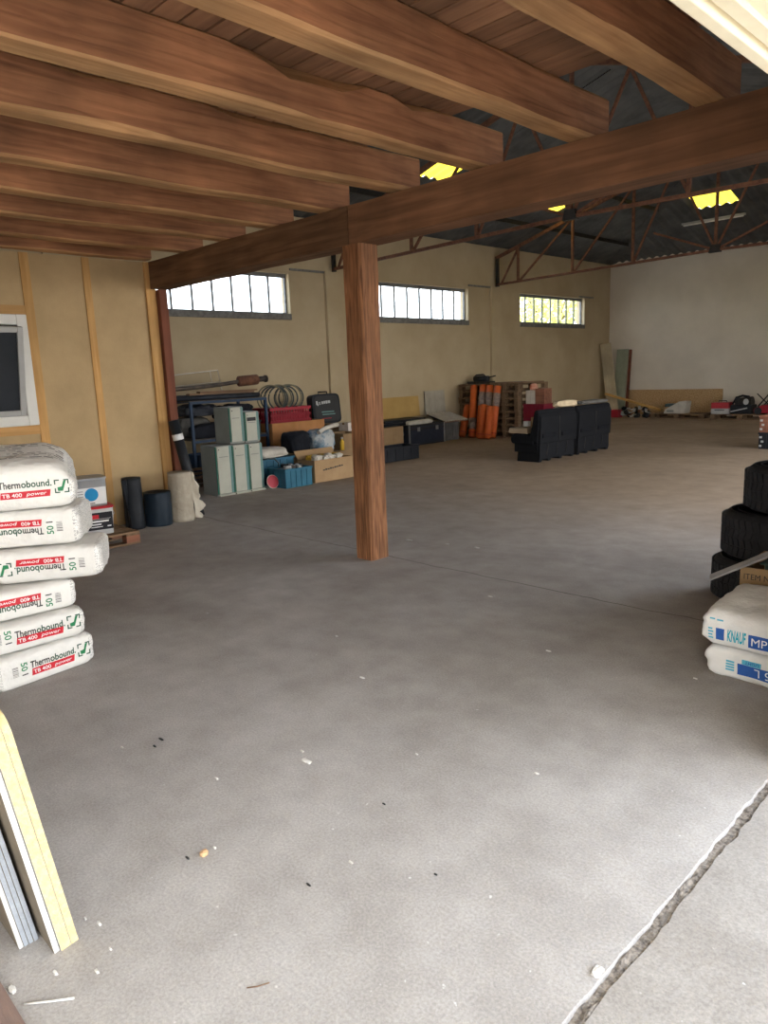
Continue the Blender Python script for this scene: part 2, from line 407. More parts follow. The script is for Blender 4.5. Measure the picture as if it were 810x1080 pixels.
# hipped corrugated roof
K = .28; XR = -6.05; ZE = 4.6
HL = [(-9.60, -9.02, 10.6, 11.4), (-9.75, -9.2, 14.85, 15.6), (-9.85, -9.15, 18.0, 18.0)]   # skylights in the left slope (x0,x1,y0,y1)
HH = [(-7.88, -6.92, 18.3, 19.06)]                                                            # and one in the hip
HR = []
wv = lambda t: .024 * math.sin(2 * PI * t / .235)
zl = lambda x, y: ZE + K * (x - XL) + wv(y)
zr_ = lambda x, y: ZE + K * (-.6 - x) + wv(y)
zh = lambda x, y: ZE + K * (YB - y) + wv(x)
def split(a, c, holes):
    segs = []; t = a
    for h0, h1 in sorted(holes):
        if h0 > t: segs.append((t, min(h0, c)))
        t = max(t, h1)
    if t < c: segs.append((t, c))
    return segs
rl = B(); rr = B(); rh = B(); st = .235 / 8
def strip(bb, P): bb.bm.faces.new([bb.bm.verts.new(p) for p in P]).smooth = True
n = int((YB + 3.2) / st)
for i in range(n):
    ya = -3.2 + i * st; yb = ya + st; ym = (ya + yb) / 2
    xa = min(XR, XL + (YB - ya)); xb = min(XR, XL + (YB - yb))
    hs = [(h[0], h[1]) for h in HL if h[2] < ym < h[3]]
    for s0, s1 in split(XL - .3, xb, hs):
        e = xa if s1 == xb else s1
        strip(rl, [(s0, ya, zl(s0, ya)), (e, ya, zl(e, ya)), (s1, yb, zl(s1, yb)), (s0, yb, zl(s0, yb))])
    xa2 = max(XR, -.6 - (YB - ya)); xb2 = max(XR, -.6 - (YB - yb))
    hs = [(h[0], h[1]) for h in HR if h[2] < ym < h[3]]
    for s0, s1 in split(xb2, -.2, hs):
        e = xa2 if s0 == xb2 else s0
        strip(rr, [(e, ya, zr_(e, ya)), (s1, ya, zr_(s1, ya)), (s1, yb, zr_(s1, yb)), (s0, yb, zr_(s0, yb))])
x = XL
while x < -.6 - 1e-6:
    x2 = min(x + st, -.6); xm = (x + x2) / 2
    t = lambda q: YB - min(q - XL, -.6 - q)
    hs = [(h[2], h[3]) for h in HH if h[0] < xm < h[1]]
    ya, yb = t(x), t(x2); ylo = max(ya, yb)
    for k_, (s0, s1) in enumerate(split(ylo, YB + .3, hs)):
        e0, e1 = (ya, yb) if s0 == ylo else (s0, s0)
        strip(rh, [(x, e0, zh(x, e0)), (x2, e1, zh(x2, e1)), (x2, s1, zh(x2, s1)), (x, s1, zh(x, s1))])
    x = x2
for bb, nm in ((rl, 'ceiling'), (rr, 'ceiling_right'), (rh, 'ceiling_hip')):
    bmesh.ops.remove_doubles(bb.bm, verts=bb.bm.verts, dist=.0005)
    struct(bb.build(nm, M['roof']))
b = B()
b.bar((XL, YB, ZE - .0), (XR, YB - 5.45, ZE + K * 5.45), .22, .09); b.bar((-.6, YB, ZE), (XR, YB - 5.45, ZE + K * 5.45), .22, .09); b.bar((XR, -3.2, ZE + K * 5.45), (XR, YB - 5.45, ZE + K * 5.45), .25, .09)
struct(b.build('trim_4', M['roof']))
sk = ['yellow skylight sheet in the roof seen between the timber joists', 'yellow skylight sheet glimpsed under the right half of the main beam', '']
for h, lab in zip(HL[:2], sk):
    nn = int((h[3] - h[2]) / st)
    o = B().grid(lambda u, v: (h[0] - .03 + (h[1] - h[0] + .06) * u, h[2] - .05 + (h[3] - h[2] + .1) * v, zl(h[0] - .03 + (h[1] - h[0] + .06) * u, h[2] - .05 + (h[3] - h[2] + .1) * v) + .012), 2, nn).build('skylight_panel', M['skylight'])
    tag(o, lab, 'skylight', 'corrugated skylights')
h = HH[0]
o = B().grid(lambda u, v: (h[0] - .04 + (h[1] - h[0] + .08) * u, h[2] - .03 + (h[3] - h[2] + .06) * v, zh(h[0] - .04 + (h[1] - h[0] + .08) * u, h[2] - .03 + (h[3] - h[2] + .06) * v) + .012), int((h[1] - h[0]) / st), 2).build('skylight_panel', M['skylight'])
tag(o, 'large bright yellow corrugated skylight sheet at the far end of the roof', 'skylight', 'corrugated skylights')
# purlins
PX = [-10.3, -8.7, -7.3]
for j, px in enumerate(PX):
    z = ZE + K * (px - XL) - .075
    o = B().box(px - .03, px + .03, -2.9, YB - (px - XL) - .1, z - .045, z + .045).build('roof_purlin', M['darksteel'])
    tag(o, 'dark purlin running under the window-side roof slope, %s' % ['nearest the wall', 'middle of the three', 'nearest the ridge'][j], 'roof purlin', 'roof purlins')
# batten lamp under the hip
t_ = thing('batten_lamp', 'long pale strip lamp hung below the large yellow skylight', 'lamp', (-7.75, 19.62, 5.03))
B().box(-.78, .78, -.05, .05, 0, .05).build('housing', M['pvc2'], t_, bevel=.01)
B().cyl((-.74, 0, -.015), (.74, 0, -.015), .018, n=12).build('tube', M['pvc'], t_)
for sx_ in (-.5, .5): B().cyl((sx_, 0, .05), (sx_, 0, .052 + .075), .006, n=6).build('hanger', M['darksteel'], t_)
# roof trusses
XM = -6.05
def ctop(x): return 4.26 + .285 * (5.45 - abs(x - XM))
def cbot(x): return 3.64 + .09 * (1 - abs(x - XM) / 5.4)
PT = [-10.77, -9.27, -7.80]
def truss(y, lab):
    t = thing('roof_truss', lab, 'roof truss', (XM, y, 0), 0, 'steel roof trusses')
    X = lambda x: x - XM
    for sg in (-1, 1):
        pts = [(sg * 5.38, 0, ctop(XM - 5.38)), (0, 0, ctop(XM))]
        B().bar(pts[0], pts[1], .07, .07).build('top_chord', M['rust'], t)
        B().bar((sg * 5.38, 0, cbot(XM - 5.38)), (0, 0, cbot(XM)), .06, .05).build('bottom_chord', M['rust'], t)
        B().bar((sg * 5.34, 0, cbot(XM - 5.4) - .05), (sg * 5.34, 0, ctop(XM - 5.38)), .08, .06).build('end_bracket', M['darksteel'], t)
        for px in PT:
            B().bar((sg * X(px), 0, cbot(px)), (sg * X(px), 0, ctop(px)), .05, .05).build('vertical_strut', M['rust'], t)
        dg = [((-11.3, 'b'), (-10.77, 't')), ((-10.77, 'b'), (-9.27, 't')), ((-9.27, 'b'), (-7.80, 't')), ((-7.80, 'b'), (-6.9, 't')), ((-6.05, 'b'), (-6.95, 't')), ((-6.05, 'b'), (-7.35, 'm'))]
        for (xa, ka), (xc, kc) in dg:
            za = cbot(xa) if ka == 'b' else ctop(xa); zc = cbot(xc) if kc == 'b' else ctop(xc) if kc == 't' else 4.25
            B().bar((sg * X(xa), .03, za), (sg * X(xc), .03, zc), .04, .04).build('diagonal_strut', M['rust'], t)
    B().bar((0, 0, cbot(XM)), (0, 0, ctop(XM)), .05, .05).build('king_post', M['rust'], t)
    B().prism([(-.12, cbot(XM) - .05), (.12, cbot(XM) - .05), (.08, cbot(XM) + .10), (-.08, cbot(XM) + .10)], -.04, .04).build('gusset_plate', M['darksteel'], t)
    return t
truss(15.5, 'rusty steel lattice truss at the far end, nearest the yellow skylight')
truss(10.05, 'rusty steel lattice truss just beyond the thick timber beam')

# ------------------------------------------------------------------ mezzanine: beam, post, joists, decking
def wobble_beam(L, w_, h, seed, amp=.012, n=40, wane=0.0, axis='y', mi_w=1, bark=1.6):
    """hewn timber along +axis: section w_ x h, edges wander, lower right edge carries a wane"""
    b = B(); rings = []
    for i in range(n + 1):
        t = i / n * L
        d = lambda k: amp * fz(t * .9, seed, k)
        c1 = .008 + wane * max(.15, .6 + 1.0 * fz(t * .8, seed + 3, 1)); c2 = .008 + wane * max(.1, .4 + .9 * fz(t * .8, seed + 6, 2)); c3 = .012 + wane * max(0, fz(t * 1.3, seed + 9, 4)) * bark
        prof = [(d(1), d(2)), (w_ - c1, d(2)), (w_ + d(3), d(2) + c2), (w_ + d(3), h - c3), (w_ - c3, h), (d(1), h)]
        rings.append([b.bm.verts.new((x, t, z) if axis == 'y' else (t, x, z)) for x, z in prof])
    m_ = len(rings[0])
    for i in range(n):
        for k in range(m_):
            f = b.bm.faces.new((rings[i][k], rings[i][(k + 1) % m_], rings[i + 1][(k + 1) % m_], rings[i + 1][k])); f.material_index = mi_w if k in (0, 1, 3) else 0
    b.bm.faces.new(rings[0]); b.bm.faces.new(rings[-1])
    return b
JX = [-1.73, -2.48, -3.245, -4.0, -4.79, -5.53, -6.27, -7.05, -7.70]
JN = ['nearest the open door', 'second from the open door', 'third from the open door, bark edge showing', 'fourth from the open door, just right of the post', 'fifth from the open door, just left of the post', 'third from the fibreboard partition', 'second from the fibreboard partition', 'nearest the fibreboard partition', 'lying on top of the fibreboard partition']
for i, jx in enumerate(JX):
    b = wobble_beam(7.2 if i < 8 else 6.95, .145, .245, i * 11.7, wane=.03 if i in (2, 3) else .012, bark=7 if i == 2 else 2.2)
    o = b.build('ceiling_joist', [M['joist'], M['joist_pale']], loc=(jx, -2.9, 2.858))
    tag(o, 'rough brown timber joist overhead, ' + JN[i], 'joist', 'timber ceiling joists')
# decking boards over the joists
b = B(); y = -2.95; rnd = random.Random(3)
while y < 3.72:
    wd = .135
    dz = rnd.uniform(0, .004)
    b.box(-7.7, XF, y, y + wd - .012, 3.104 + dz, 3.13 + dz); y += wd
struct(b.build('ceiling_deck', M['deck']))
b = wobble_beam(3.25, .24, .285, 50, amp=.012, wane=.02, axis='x'); o = b.build('support_beam', [M['beam2'], M['beam2']], loc=(-7.685, 4.075, 2.565))
tag(o, 'dark hewn timber beam left of the post, reaching to the partition', 'beam')
b = wobble_beam(3.655, .24, .29, 70, amp=.008, wane=.01, axis='x'); o = b.build('support_beam', [M['beam'], M['beam']], loc=(-4.43, 4.08, 2.56))
tag(o, 'smooth brown timber beam right of the post, running towards the door', 'beam')
# post
b = B(); rings = []
for i in range(41):
    z = 2.56 * i / 40; tw = .03 * (i / 40)
    pts = []
    for (cx, cy) in ((-1, -1), (1, -1), (1, 1), (-1, 1)):
        for (ex, ey) in (((cx, cy * .82), (cx * .82, cy)) if cx * cy > 0 else ((cx * .82, cy), (cx, cy * .82))):
            r = .102 + .005 * fz(z * 1.3, ex * 2, ey * 2) + .006 * (i / 40)
            pts.append((ex * r, ey * r))
    rings.append([b.bm.verts.new((x, y, z)) for x, y in pts])
for i in range(40):
    for k in range(8): b.bm.faces.new((rings[i][k], rings[i][(k + 1) % 8], rings[i + 1][(k + 1) % 8], rings[i + 1][k]))
b.bm.faces.new(rings[0]); b.bm.faces.new(rings[-1])
o = b.build('timber_post', M['post'], loc=(-4.42, 4.185, 0)); tag(o, 'thick orange-brown timber post standing in the middle of the floor', 'post')
o = B().box(-.085, .085, -.05, .05, 0, 2.565).build('timber_post', M['redpost'], loc=(-7.75, 4.21, 0), bevel=.006)
tag(o, 'dark red timber post at the end of the fibreboard partition', 'post')

# ------------------------------------------------------------------ fibreboard partition with the white window
XP = -7.75
WY0, WY1, WZ0, WZ1 = 1.45, 2.737, 1.174, 2.259
b = B()
b.box(XP - .12, XP, -3, WY0, 0, 2.855); b.box(XP - .12, XP, WY1, 4.05, 0, 2.855); b.box(XP - .12, XP, WY0, WY1, 0, WZ0); b.box(XP - .12, XP, WY0, WY1, WZ1, 2.855)
pw = struct(b.build('wall_partition', M['panel']))
for (a, c) in ((3.357, 3.435), (2.74, 2.83), (1.36, 1.45), (.6, .68)):
    B().box(XP, XP + .014, a, c, 0, 2.855).build('stud', M['pine_z'], pw, bevel=.003)
B().box(XP, XP + .014, 1.45, 2.74, WZ1, WZ1 + .09).build('rail', M['pine_y'], pw, bevel=.003)
B().box(XP, XP + .014, 1.45, 2.74, WZ0 - .09, WZ0).build('rail', M['pine_y'], pw, bevel=.003)
B().box(XP - .13, XP + .03, 4.04, 4.155, 0, 2.855).build('corner_stud', M['pine_z'], pw, bevel=.004)
wn = struct(B().box(XP - .08, XP + .035, WY0, WY0 + .10, WZ0, WZ1).box(XP - .08, XP + .035, WY1 - .10, WY1, WZ0, WZ1).box(XP - .08, XP + .035, WY0 + .1, WY1 - .1, WZ0, WZ0 + .10).box(XP - .08, XP + .035, WY0 + .1, WY1 - .1, WZ1 - .10, WZ1).build('window_4', M['pvc'], bevel=.008))
sa = B(); y0, y1, h = WY0 + .105, WY1 - .105, WZ1 - WZ0 - .21
for q in ((y0, y0 + .055, 0, h), (y1 - .055, y1, 0, h), (y0 + .055, y1 - .055, 0, .055), (y0 + .055, y1 - .055, h - .055, h)): sa.box(-.03, .03, q[0], q[1], q[2], q[3])
so = sa.build('sash', M['pvc2'], wn, loc=(XP - .02, 0, WZ0 + .105), rot=(0, math.radians(13), 0), bevel=.006)
B().box(-.008, .008, y0 + .05, y1 - .05, .05, h - .05).build('pane', M['darkglass'], so)
B().box(.03, .045, y0 + .02, y0 + .05, h * .45, h * .6).build('handle', M['pvc'], so)
B().box(XP - .11, XP - .095, WY0, WY1, WZ0, WZ1).build('back_board', M['darkglass'], wn)
B().bar((XP - .03, WY1 - .12, WZ1 - .22), (XP + .13, WY1 - .15, WZ1 - .26), .012, .006).build('stay_arm', M['pvc2'], wn)

# ------------------------------------------------------------------ the up-and-over door, swung open above the camera
dr = struct(B().box(XF + .02, .80, -3.2, YJ1 - .02, 2.335, 2.36).build('door_1', M['cream']))
B().box(XF - .0, XF + .035, -3.2, YJ1 - .02, 2.305, 2.36).build('bottom_rail', M['creamrail'], dr, bevel=.004)
for xx in (-.55, -.16, .23, .62): B().box(xx, xx + .012, -3.2, YJ1 - .02, 2.322, 2.336).build('rib', M['creamrail'], dr)
B().box(XF + .05, XF + .085, -3.2, YJ1 - .02, 2.318, 2.336).build('seal_strip', M['creamrail'], dr)
# tree beyond the far window
t_ = thing('tree', 'yellow-green leafy tree outside the window nearest the far corner', 'tree', (-17.5, 27.6, -.07))
tr = B(); tr.cyl((0, 0, 0), (.1, .05, 2.6), .16, .1, 10); rnd = random.Random(5)
for k in range(9):
    a = k * 2.4; tr.cyl((.08, .04, 2.0 + .12 * k), (1.3 * math.cos(a), 1.3 * math.sin(a), 3.2 + .22 * k), .06, .02, 6)
M['bark'] = mat('bark', (.2, .14, .09)); M['leaf'] = translucent('leaf', (.62, .62, .22), .5)
tr.build('trunk', M['bark'], t_)
lf = B()
for k in range(1700):
    while True:
        p = Vector((rnd.uniform(-1, 1), rnd.uniform(-1, 1), rnd.uniform(-1, 1)))
        if p.length < 1 and p.length > .25: break
    p = Vector((p.x * 1.9, p.y * 1.9, p.z * 1.9 + 4.3)); d = Vector((rnd.gauss(0, 1), rnd.gauss(0, 1), rnd.gauss(0, 1))).normalized(); e = d.orthogonal().normalized(); s_ = rnd.uniform(.06, .11)
    lf.bm.faces.new([lf.bm.verts.new(p + q) for q in (-d * s_ * 1.5, e * s_, d * s_ * 1.5, -e * s_)])
lf.build('foliage', M['leaf'], t_)
# ------------------------------------------------------------------ bags
M['bag'] = None
def bag_material(name, L, both=True):
    m, t, b = base_mat(name); Lk = t.links.new
    b.inputs['Roughness'].default_value = .42; b.inputs['Specular IOR Level'].default_value = .4
    tcn = t.nodes.new('ShaderNodeTexCoord'); s = t.nodes.new('ShaderNodeSeparateXYZ'); Lk(tcn.outputs['Object'], s.inputs[0])
    n = t.nodes.new('ShaderNodeTexNoise'); n.inputs['Scale'].default_value = 150; n.inputs['Detail'].default_value = 1; Lk(tcn.outputs['Object'], n.inputs['Vector'])
    gt = t.nodes.new('ShaderNodeMath'); gt.operation = 'GREATER_THAN'; gt.inputs[1].default_value = .55; Lk(n.outputs[0], gt.inputs[0])
    a = t.nodes.new('ShaderNodeMath'); a.operation = 'ADD'; a.inputs[1].default_value = L / 2; Lk(s.outputs['X'], a.inputs[0])
    ab = t.nodes.new('ShaderNodeMath'); ab.operation = 'ABSOLUTE'; Lk(a.outputs[0], ab.inputs[0])
    e = t.nodes.new('ShaderNodeMath'); e.operation = 'GREATER_THAN'; e.inputs[1].default_value = L / 2 * .875; Lk(ab.outputs[0], e.inputs[0])
    mu = t.nodes.new('ShaderNodeMath'); mu.operation = 'MULTIPLY'; Lk(gt.outputs[0], mu.inputs[0]); Lk(e.outputs[0], mu.inputs[1])
    mx = t.nodes.new('ShaderNodeMix'); mx.data_type = 'RGBA'; mx.inputs[6].default_value = (.75, .735, .70, 1); mx.inputs[7].default_value = (.42, .41, .40, 1)
    Lk(mu.outputs[0], mx.inputs[0]); Lk(mx.outputs[2], b.inputs['Base Color'])
    n2 = t.nodes.new('ShaderNodeTexNoise'); n2.inputs['Scale'].default_value = 22; n2.inputs['Detail'].default_value = 4; Lk(tcn.outputs['Object'], n2.inputs['Vector'])
    bp = t.nodes.new('ShaderNodeBump'); bp.inputs['Strength'].default_value = .8; bp.inputs['Distance'].default_value = .012; Lk(n2.outputs[0], bp.inputs['Height']); Lk(bp.outputs[0], b.inputs['Normal'])
    return m
M['bag'] = bag_material('thermo_bag_film', .56)
M['bagk'] = mat('plaster_bag_paper', (.83, .82, .80), (.70, .69, .67), 4, .6, bump=.5, bscale=30)
M['ink'] = mat('black_ink', (.035, .035, .035), (.03, .03, .03), 5, .5)
M['inkgrey'] = mat('grey_ink', (.22, .21, .2), (.18, .17, .17), 5, .5)
M['green'] = mat('green_ink', (.03, .22, .09), (.025, .19, .08), 5, .45)
M['darkgreen'] = mat('dark_green_ink', (.03, .09, .06), (.025, .08, .05), 5, .45)
M['red'] = mat('red_ink', (.62, .03, .045), (.56, .025, .04), 5, .45)
M['whiteink'] = mat('white_ink', (.85, .85, .84), (.8, .8, .8), 5, .45)
M['blue'] = mat('blue_ink', (.035, .12, .40), (.03, .10, .36), 5, .45)
M['teal'] = mat('teal_ink', (.03, .42, .55), (.03, .38, .5), 5, .45)
M['cyan'] = mat('cyan_ink', (.12, .48, .62), (.1, .42, .56), 5, .45)

def sack(L, W, H, seed, slope=0.0, wr=.006, mtl=None, parent=None, ends=.13):
    """filled sack: x -L..0, y 0..W, z 0..H; front face at y=0"""
    bm = bmesh.new(); N = (44, 30, 18); ex = (26.0, 10.0, 5.0)
    def surf(p):
        lo, hi = 0.3, 1.05
        for _ in range(22):
            s = (lo + hi) / 2
            if sum(abs(s * p[k]) ** ex[k] for k in range(3)) > 1: hi = s
            else: lo = s
        return [p[k] * lo for k in range(3)]
    for ax in range(3):
        a1, a2 = (ax + 1) % 3, (ax + 2) % 3
        for sg in (-1, 1):
            V = []
            for i in range(N[a1] + 1):
                row = []
                for j in range(N[a2] + 1):
                    p = [0, 0, 0]; p[ax] = sg; p[a1] = -1 + 2 * i / N[a1]; p[a2] = -1 + 2 * j / N[a2]
                    q = surf(p)
                    x, y, z = q
                    e = max(0, (abs(x) - .72) / .28)
                    z *= 1 - ends * e ** 2
                    x3, y3, z3 = (x - 1) * L / 2, (y + 1) * W / 2, (z + 1) * H / 2
                    if z > -.2: z3 += slope * (y3 / W) * min(1, (z + .2))
                    z3 -= H * .02 * (1 - e)
                    if slope > .08 and z > -.2: z3 -= .075 * max(0, (x - .45) / .55) ** 1.5 * min(1, z + .2)
                    n_ = Vector((x, y * 1.0, z)).normalized()
                    k = wr * (fz(x3 * 7, y3 * 7 + seed, z3 * 7) + .6 * fz(x3 * 20, y3 * 14 + seed, z3 * 26) * (.5 + 1.6 * e))
                    row.append(bm.verts.new(Vector((x3, y3, max(z3, .0))) + n_ * k * (0 if z < -.9 else 1)))
                V.append(row)
            for i in range(N[a1]):
                for j in range(N[a2]):
                    bm.faces.new((V[i][j], V[i + 1][j], V[i + 1][j + 1], V[i][j + 1])).smooth = True
    bmesh.ops.remove_doubles(bm, verts=bm.verts, dist=.0006)
    bmesh.ops.recalc_face_normals(bm, faces=bm.faces)
    bv = BVHTree.FromBMesh(bm)
    b = B(); b.bm.free(); b.bm = bm
    o = b.build('sack_body', mtl, parent)
    for p in o.data.polygons: p.use_smooth = True
    def front(x, z):
        h = bv.ray_cast(Vector((x, -1, z)), Vector((0, 1, 0)))[0]
        return Vector((x, (h.y if h else .02) - .0022, z))
    def top(x, y):
        h = bv.ray_cast(Vector((x, y, 2)), Vector((0, 0, -1)))[0]
        return Vector((x, y, (h.z if h else H) + .002))
    return o, front, top

def thermo_bag(loc, rotz, H, seed, flip, label, slope=0.0):
    L, W = .56, .42
    t = thing('insulation_sack', label, 'sack', loc, rotz, 'white sacks of granules on the left')
    body, front, top = sack(L, W, H, seed, slope, parent=t, mtl=M['bag'], ends=.42 if slope else .13)
    def pl(u, v):                     # u: 0..L left to right as printed, v: 0..H
        if flip: u, v = L - u, H - v
        return front(u - L, v)
    s = H / .19
    ht = .037
    zt = H * .50; zb = H * .27; hb = .036
    def put(name, shape, mtl, par=t, cut=.03): return strip_bm(*shape, pl, cut).build(name, mtl, par)
    tx, f = text_verts('Thermobound.', ht, .185, zt, .255, .012)
    # first five letters dark, the rest dark green, as on the print
    v1, f1 = text_verts('Therm', ht, .185, zt, .255 * .41, .02); v2, f2 = text_verts('obound.', ht, .185 + .255 * .425, zt, .255 * .575, .02)
    put('brand_lettering', (v1, f1), M['ink']); put('brand_lettering', (v2, f2), M['darkgreen'])
    bd = put('product_band', rect2(.187, .432, zb, zb + hb, .006), M['red'])
    def pl2(u, v):
        q = pl(u, v); q.y -= .0016; return q
    strip_bm(*text_verts('TB 400', .020, .197, zb + .009, .095, .012), pl2).build('band_lettering', M['whiteink'], bd)
    strip_bm(*text_verts('power', .019, .312, zb + .011, .10, .006, shear=.25), pl2).build('band_lettering', M['whiteink'], bd)
    # tick in corner brackets
    x0, z0, q = .452, zb + .012, .072; k = .017; wd = .0065
    lg = put('tick_mark', ([(x0 + .014, z0 + .030), (x0 + .016, z0 + .010), (x0 + .040, z0 + .010), (x0 + .060, z0 + .066), (x0 + .046, z0 + .064), (x0 + .036, z0 + .034), (x0 + .026, z0 + .032)], [(0, 1, 2, 3, 4, 5, 6)]), M['green'])
    for cx, cz, dx, dz in ((x0, z0, 1, 1), (x0 + q, z0, -1, 1), (x0, z0 + q, 1, -1), (x0 + q, z0 + q, -1, -1)):
        m5 = k * 1.5
        put('corner_bracket', ([(cx, cz), (cx + dx * m5, cz), (cx + dx * m5, cz + dz * wd), (cx + dx * wd, cz + dz * wd), (cx + dx * wd, cz + dz * m5), (cx, cz + dz * m5)], [(0, 1, 2, 3, 4, 5)]), M['darkgreen'], lg)
    # 50 l, turned a quarter, and the bar code
    v, f = text_verts('50', .034, 0, 0, .046, .014)
    put('volume_lettering', ([(.135 + z, zb + .085 - x) for x, z in v], f), M['green'])
    v, f = text_verts('l', .034, 0, 0, .006, .004)
    put('volume_lettering', ([(.135 + z, zb + .022 - x) for x, z in v], f), M['ink'])
    bars = []; zz = zb + .02; rn = random.Random(4)
    while zz < zb + .075:
        h_ = rn.choice((.0022, .0035, .005)); bars.append(rect2(.088, .118, zz, zz + h_)); zz += h_ + rn.choice((.003, .0045))
    put('bar_code', merge2(*bars), M['inkgrey'])
    if slope:
        # fine print running over the top face
        rows = []; rn = random.Random(8)
        for r in range(9):
            y = .12 + r * .028; x = -.5
            while x < -.07:
                l_ = rn.uniform(.015, .06)
                if rn.random() < .8: rows.append(rect2(x, min(x + l_, -.05), y, y + rn.uniform(.006, .012)))
                x += l_ + rn.uniform(.006, .02)
        strip_bm(*merge2(*rows), top, .02).build('fine_print', M['inkgrey'], t)
    return t
BAGS = [  # right front corner px -> (x, y), z, height, yaw from +Y toward -X in degrees, flipped
    ((-3.975, 1.560), 0.0, .183, 8, False, 'bottom sack of the white stack on the left, lying on the floor, print upright', 0),
    ((-3.93, 1.512), .19, .157, -1, False, 'second white sack from the floor in the left stack, print upright', 0),
    ((-3.96, 1.49), .352, .16, -4, True, 'third white sack from the floor in the left stack, print upside down', 0),
    ((-3.85, 1.60), .517, .182, -30, True, 'white sack sticking out furthest to the right from the left stack', 0),
    ((-3.93, 1.535), .704, .203, -32, True, 'white sack just beneath the topmost one of the left stack', 0),
    ((-3.94, 1.545), .912, .24, -22, False, 'topmost bulging white sack of the left stack, fine print on its top', .10),
]
for (cx, cy), z, H, a, fl, lab, sl in BAGS:
    # local x -> world (-sin a, cos a): angle measured from +Y towards -X
    thermo_bag((cx, cy, z), PI / 2 + math.radians(a), H, z * 37 + 2, fl, lab, sl)

def knauf(loc, H, seed, low, label, slope):
    L, W = .57, .40
    t = thing('plaster_sack', label, 'sack', loc, math.radians(-3), 'white sacks of plaster on the right')
    body, front, top = sack(L, W, H, seed, slope, wr=.009, parent=t, mtl=M['bagk'], ends=.42)
    put = lambda name, shape, mtl, par=t, off=0: strip_bm(*shape, lambda u, v: front(u - L, v) + Vector((0, -off, 0)), .025).build(name, mtl, par)
    if not low:
        put('colour_block', rect2(.082, .122, .035, .095), M['blue'])
        for k in range(4): put('small_print', rect2(.045, .070 - .004 * (k % 2), .035 + k * .016, .044 + k * .016), M['cyan'])
        put('maker_lettering', text_verts('KNAUF', .058, .136, .040, .088, .03, shear=.12), M['teal'])
        bd = put('product_band', rect2(.235, .50, .030, .095), M['blue'])
        put('band_lettering', text_verts('MP 75 L', .040, .250, .043, .19, .0), M['whiteink'], bd, .002)
        put('small_print', rect2(.05, .075, .135, .142), M['cyan']); put('small_print', rect2(.085, .115, .132, .14), M['cyan'])
    else:
        for k in range(4): put('small_print', rect2(.110, .150, .045 + k * .014, .055 + k * .014), M['cyan'])
        bd = put('product_band', rect2(.165, .47, .035, .093), M['blue'])
        v, f = text_verts('MP 75 L', .042, 0, 0, .20, .0)
        put('band_lettering', ([(.445 - x, .085 - z) for x, z in v], f), M['whiteink'], bd, .002)
        v, f = text_verts('LIGHT', .016, 0, 0, .065, .01)
        tg = put('colour_block', rect2(.185, .275, .094, .118), M['cyan'])
        put('block_lettering', ([(.265 - x, .113 - z) for x, z in v], f), M['blue'], tg, .002)
    return t
knauf((-.785, 3.53, 0), .164, 3, True, 'lower white plaster sack on the floor at the right edge, print upside down', 0)
knauf((-.800, 3.50, .168), .185, 9, False, 'upper white plaster sack at the right edge, lying below the cardboard box', .06)

# ------------------------------------------------------------------ boards leaning at the lower left
M['gyps'] = mat('cream_board_core', (.58, .48, .27), (.50, .40, .21), 45, .9, bump=.5, bscale=120, lo=.4, hi=.6)
M['liner'] = mat('white_board', (.58, .57, .55), (.52, .51, .49), 30, .8, bump=.2)
M['greyb'] = mat('grey_board', (.36, .385, .42), (.29, .31, .34), 25, .7, bump=.2)
M['kraft'] = mat('brown_board_face', (.24, .20, .15), (.18, .15, .11), 5, .9)
def board(name, label, y0, y1, xr, h, lean, mats, group, corner=.0):
    t_ = y1 - y0
    b = B(); n = 6
    prof = [(-1.15, 0), (0, 0), (0, h - corner)] + [(-corner + corner * math.cos(k * PI / 12), h - corner + corner * math.sin(k * PI / 12)) for k in range(1, 7)] + [(-1.15, h)]
    b.prism(prof, 0, t_, 'y')
    for f in b.bm.faces:
        f.normal_update()
        if abs(f.normal.y) > .9: f.material_index = 1
    o = b.build(name, mats, loc=(xr, y0, 0), rot=(math.radians(lean), 0, 0), bevel=.0015)
    return tag(o, label, 'board', group)
board('plaster_board', 'cream plasterboard at the right of the leaning boards, thin outer sheet', .592, .613, -1.93, .735, 7.9, [M['gyps'], M['liner']], 'boards leaning at the lower left', .06)
board('plaster_board', 'thick cream plasterboard in the middle of the leaning boards, rounded corner', .562, .590, -1.925, .735, 7.9, [M['gyps'], M['liner']], 'boards leaning at the lower left', .06)
board('facing_board', 'thin white-edged board leaning against the cream boards, brown face', .5445, .560, -1.93, .70, 7.9, [M['liner'], M['kraft']], 'boards leaning at the lower left')
for k, (a, c, lab) in enumerate([(.5225, .5352, 'nearest to the cream boards'), (.5090, .5215, 'second from the cream boards'), (.4955, .5080, 'third from the cream boards'), (.4820, .4945, 'with a white edge, furthest left')]):
    board('grey_board', 'thin grey board leaning at the lower left, ' + lab, a, c, -2.02, .62, 8.3, [M['greyb'] if k < 3 else M['liner'], M['kraft']], 'thin grey boards')
o = B().prism([(-2.7, -.25), (-1.70, -.25), (-1.70, .405), (-2.7, .405)], 0, .012, 'z').build('plywood_sheet', mat('red_ply', (.26, .18, .15), (.2, .14, .12), 5, .8, bump=.4, stretch=(1, 6, 1)), bevel=.002)
tag(o, 'reddish brown plywood sheet lying flat in the bottom left corner', 'plywood sheet')

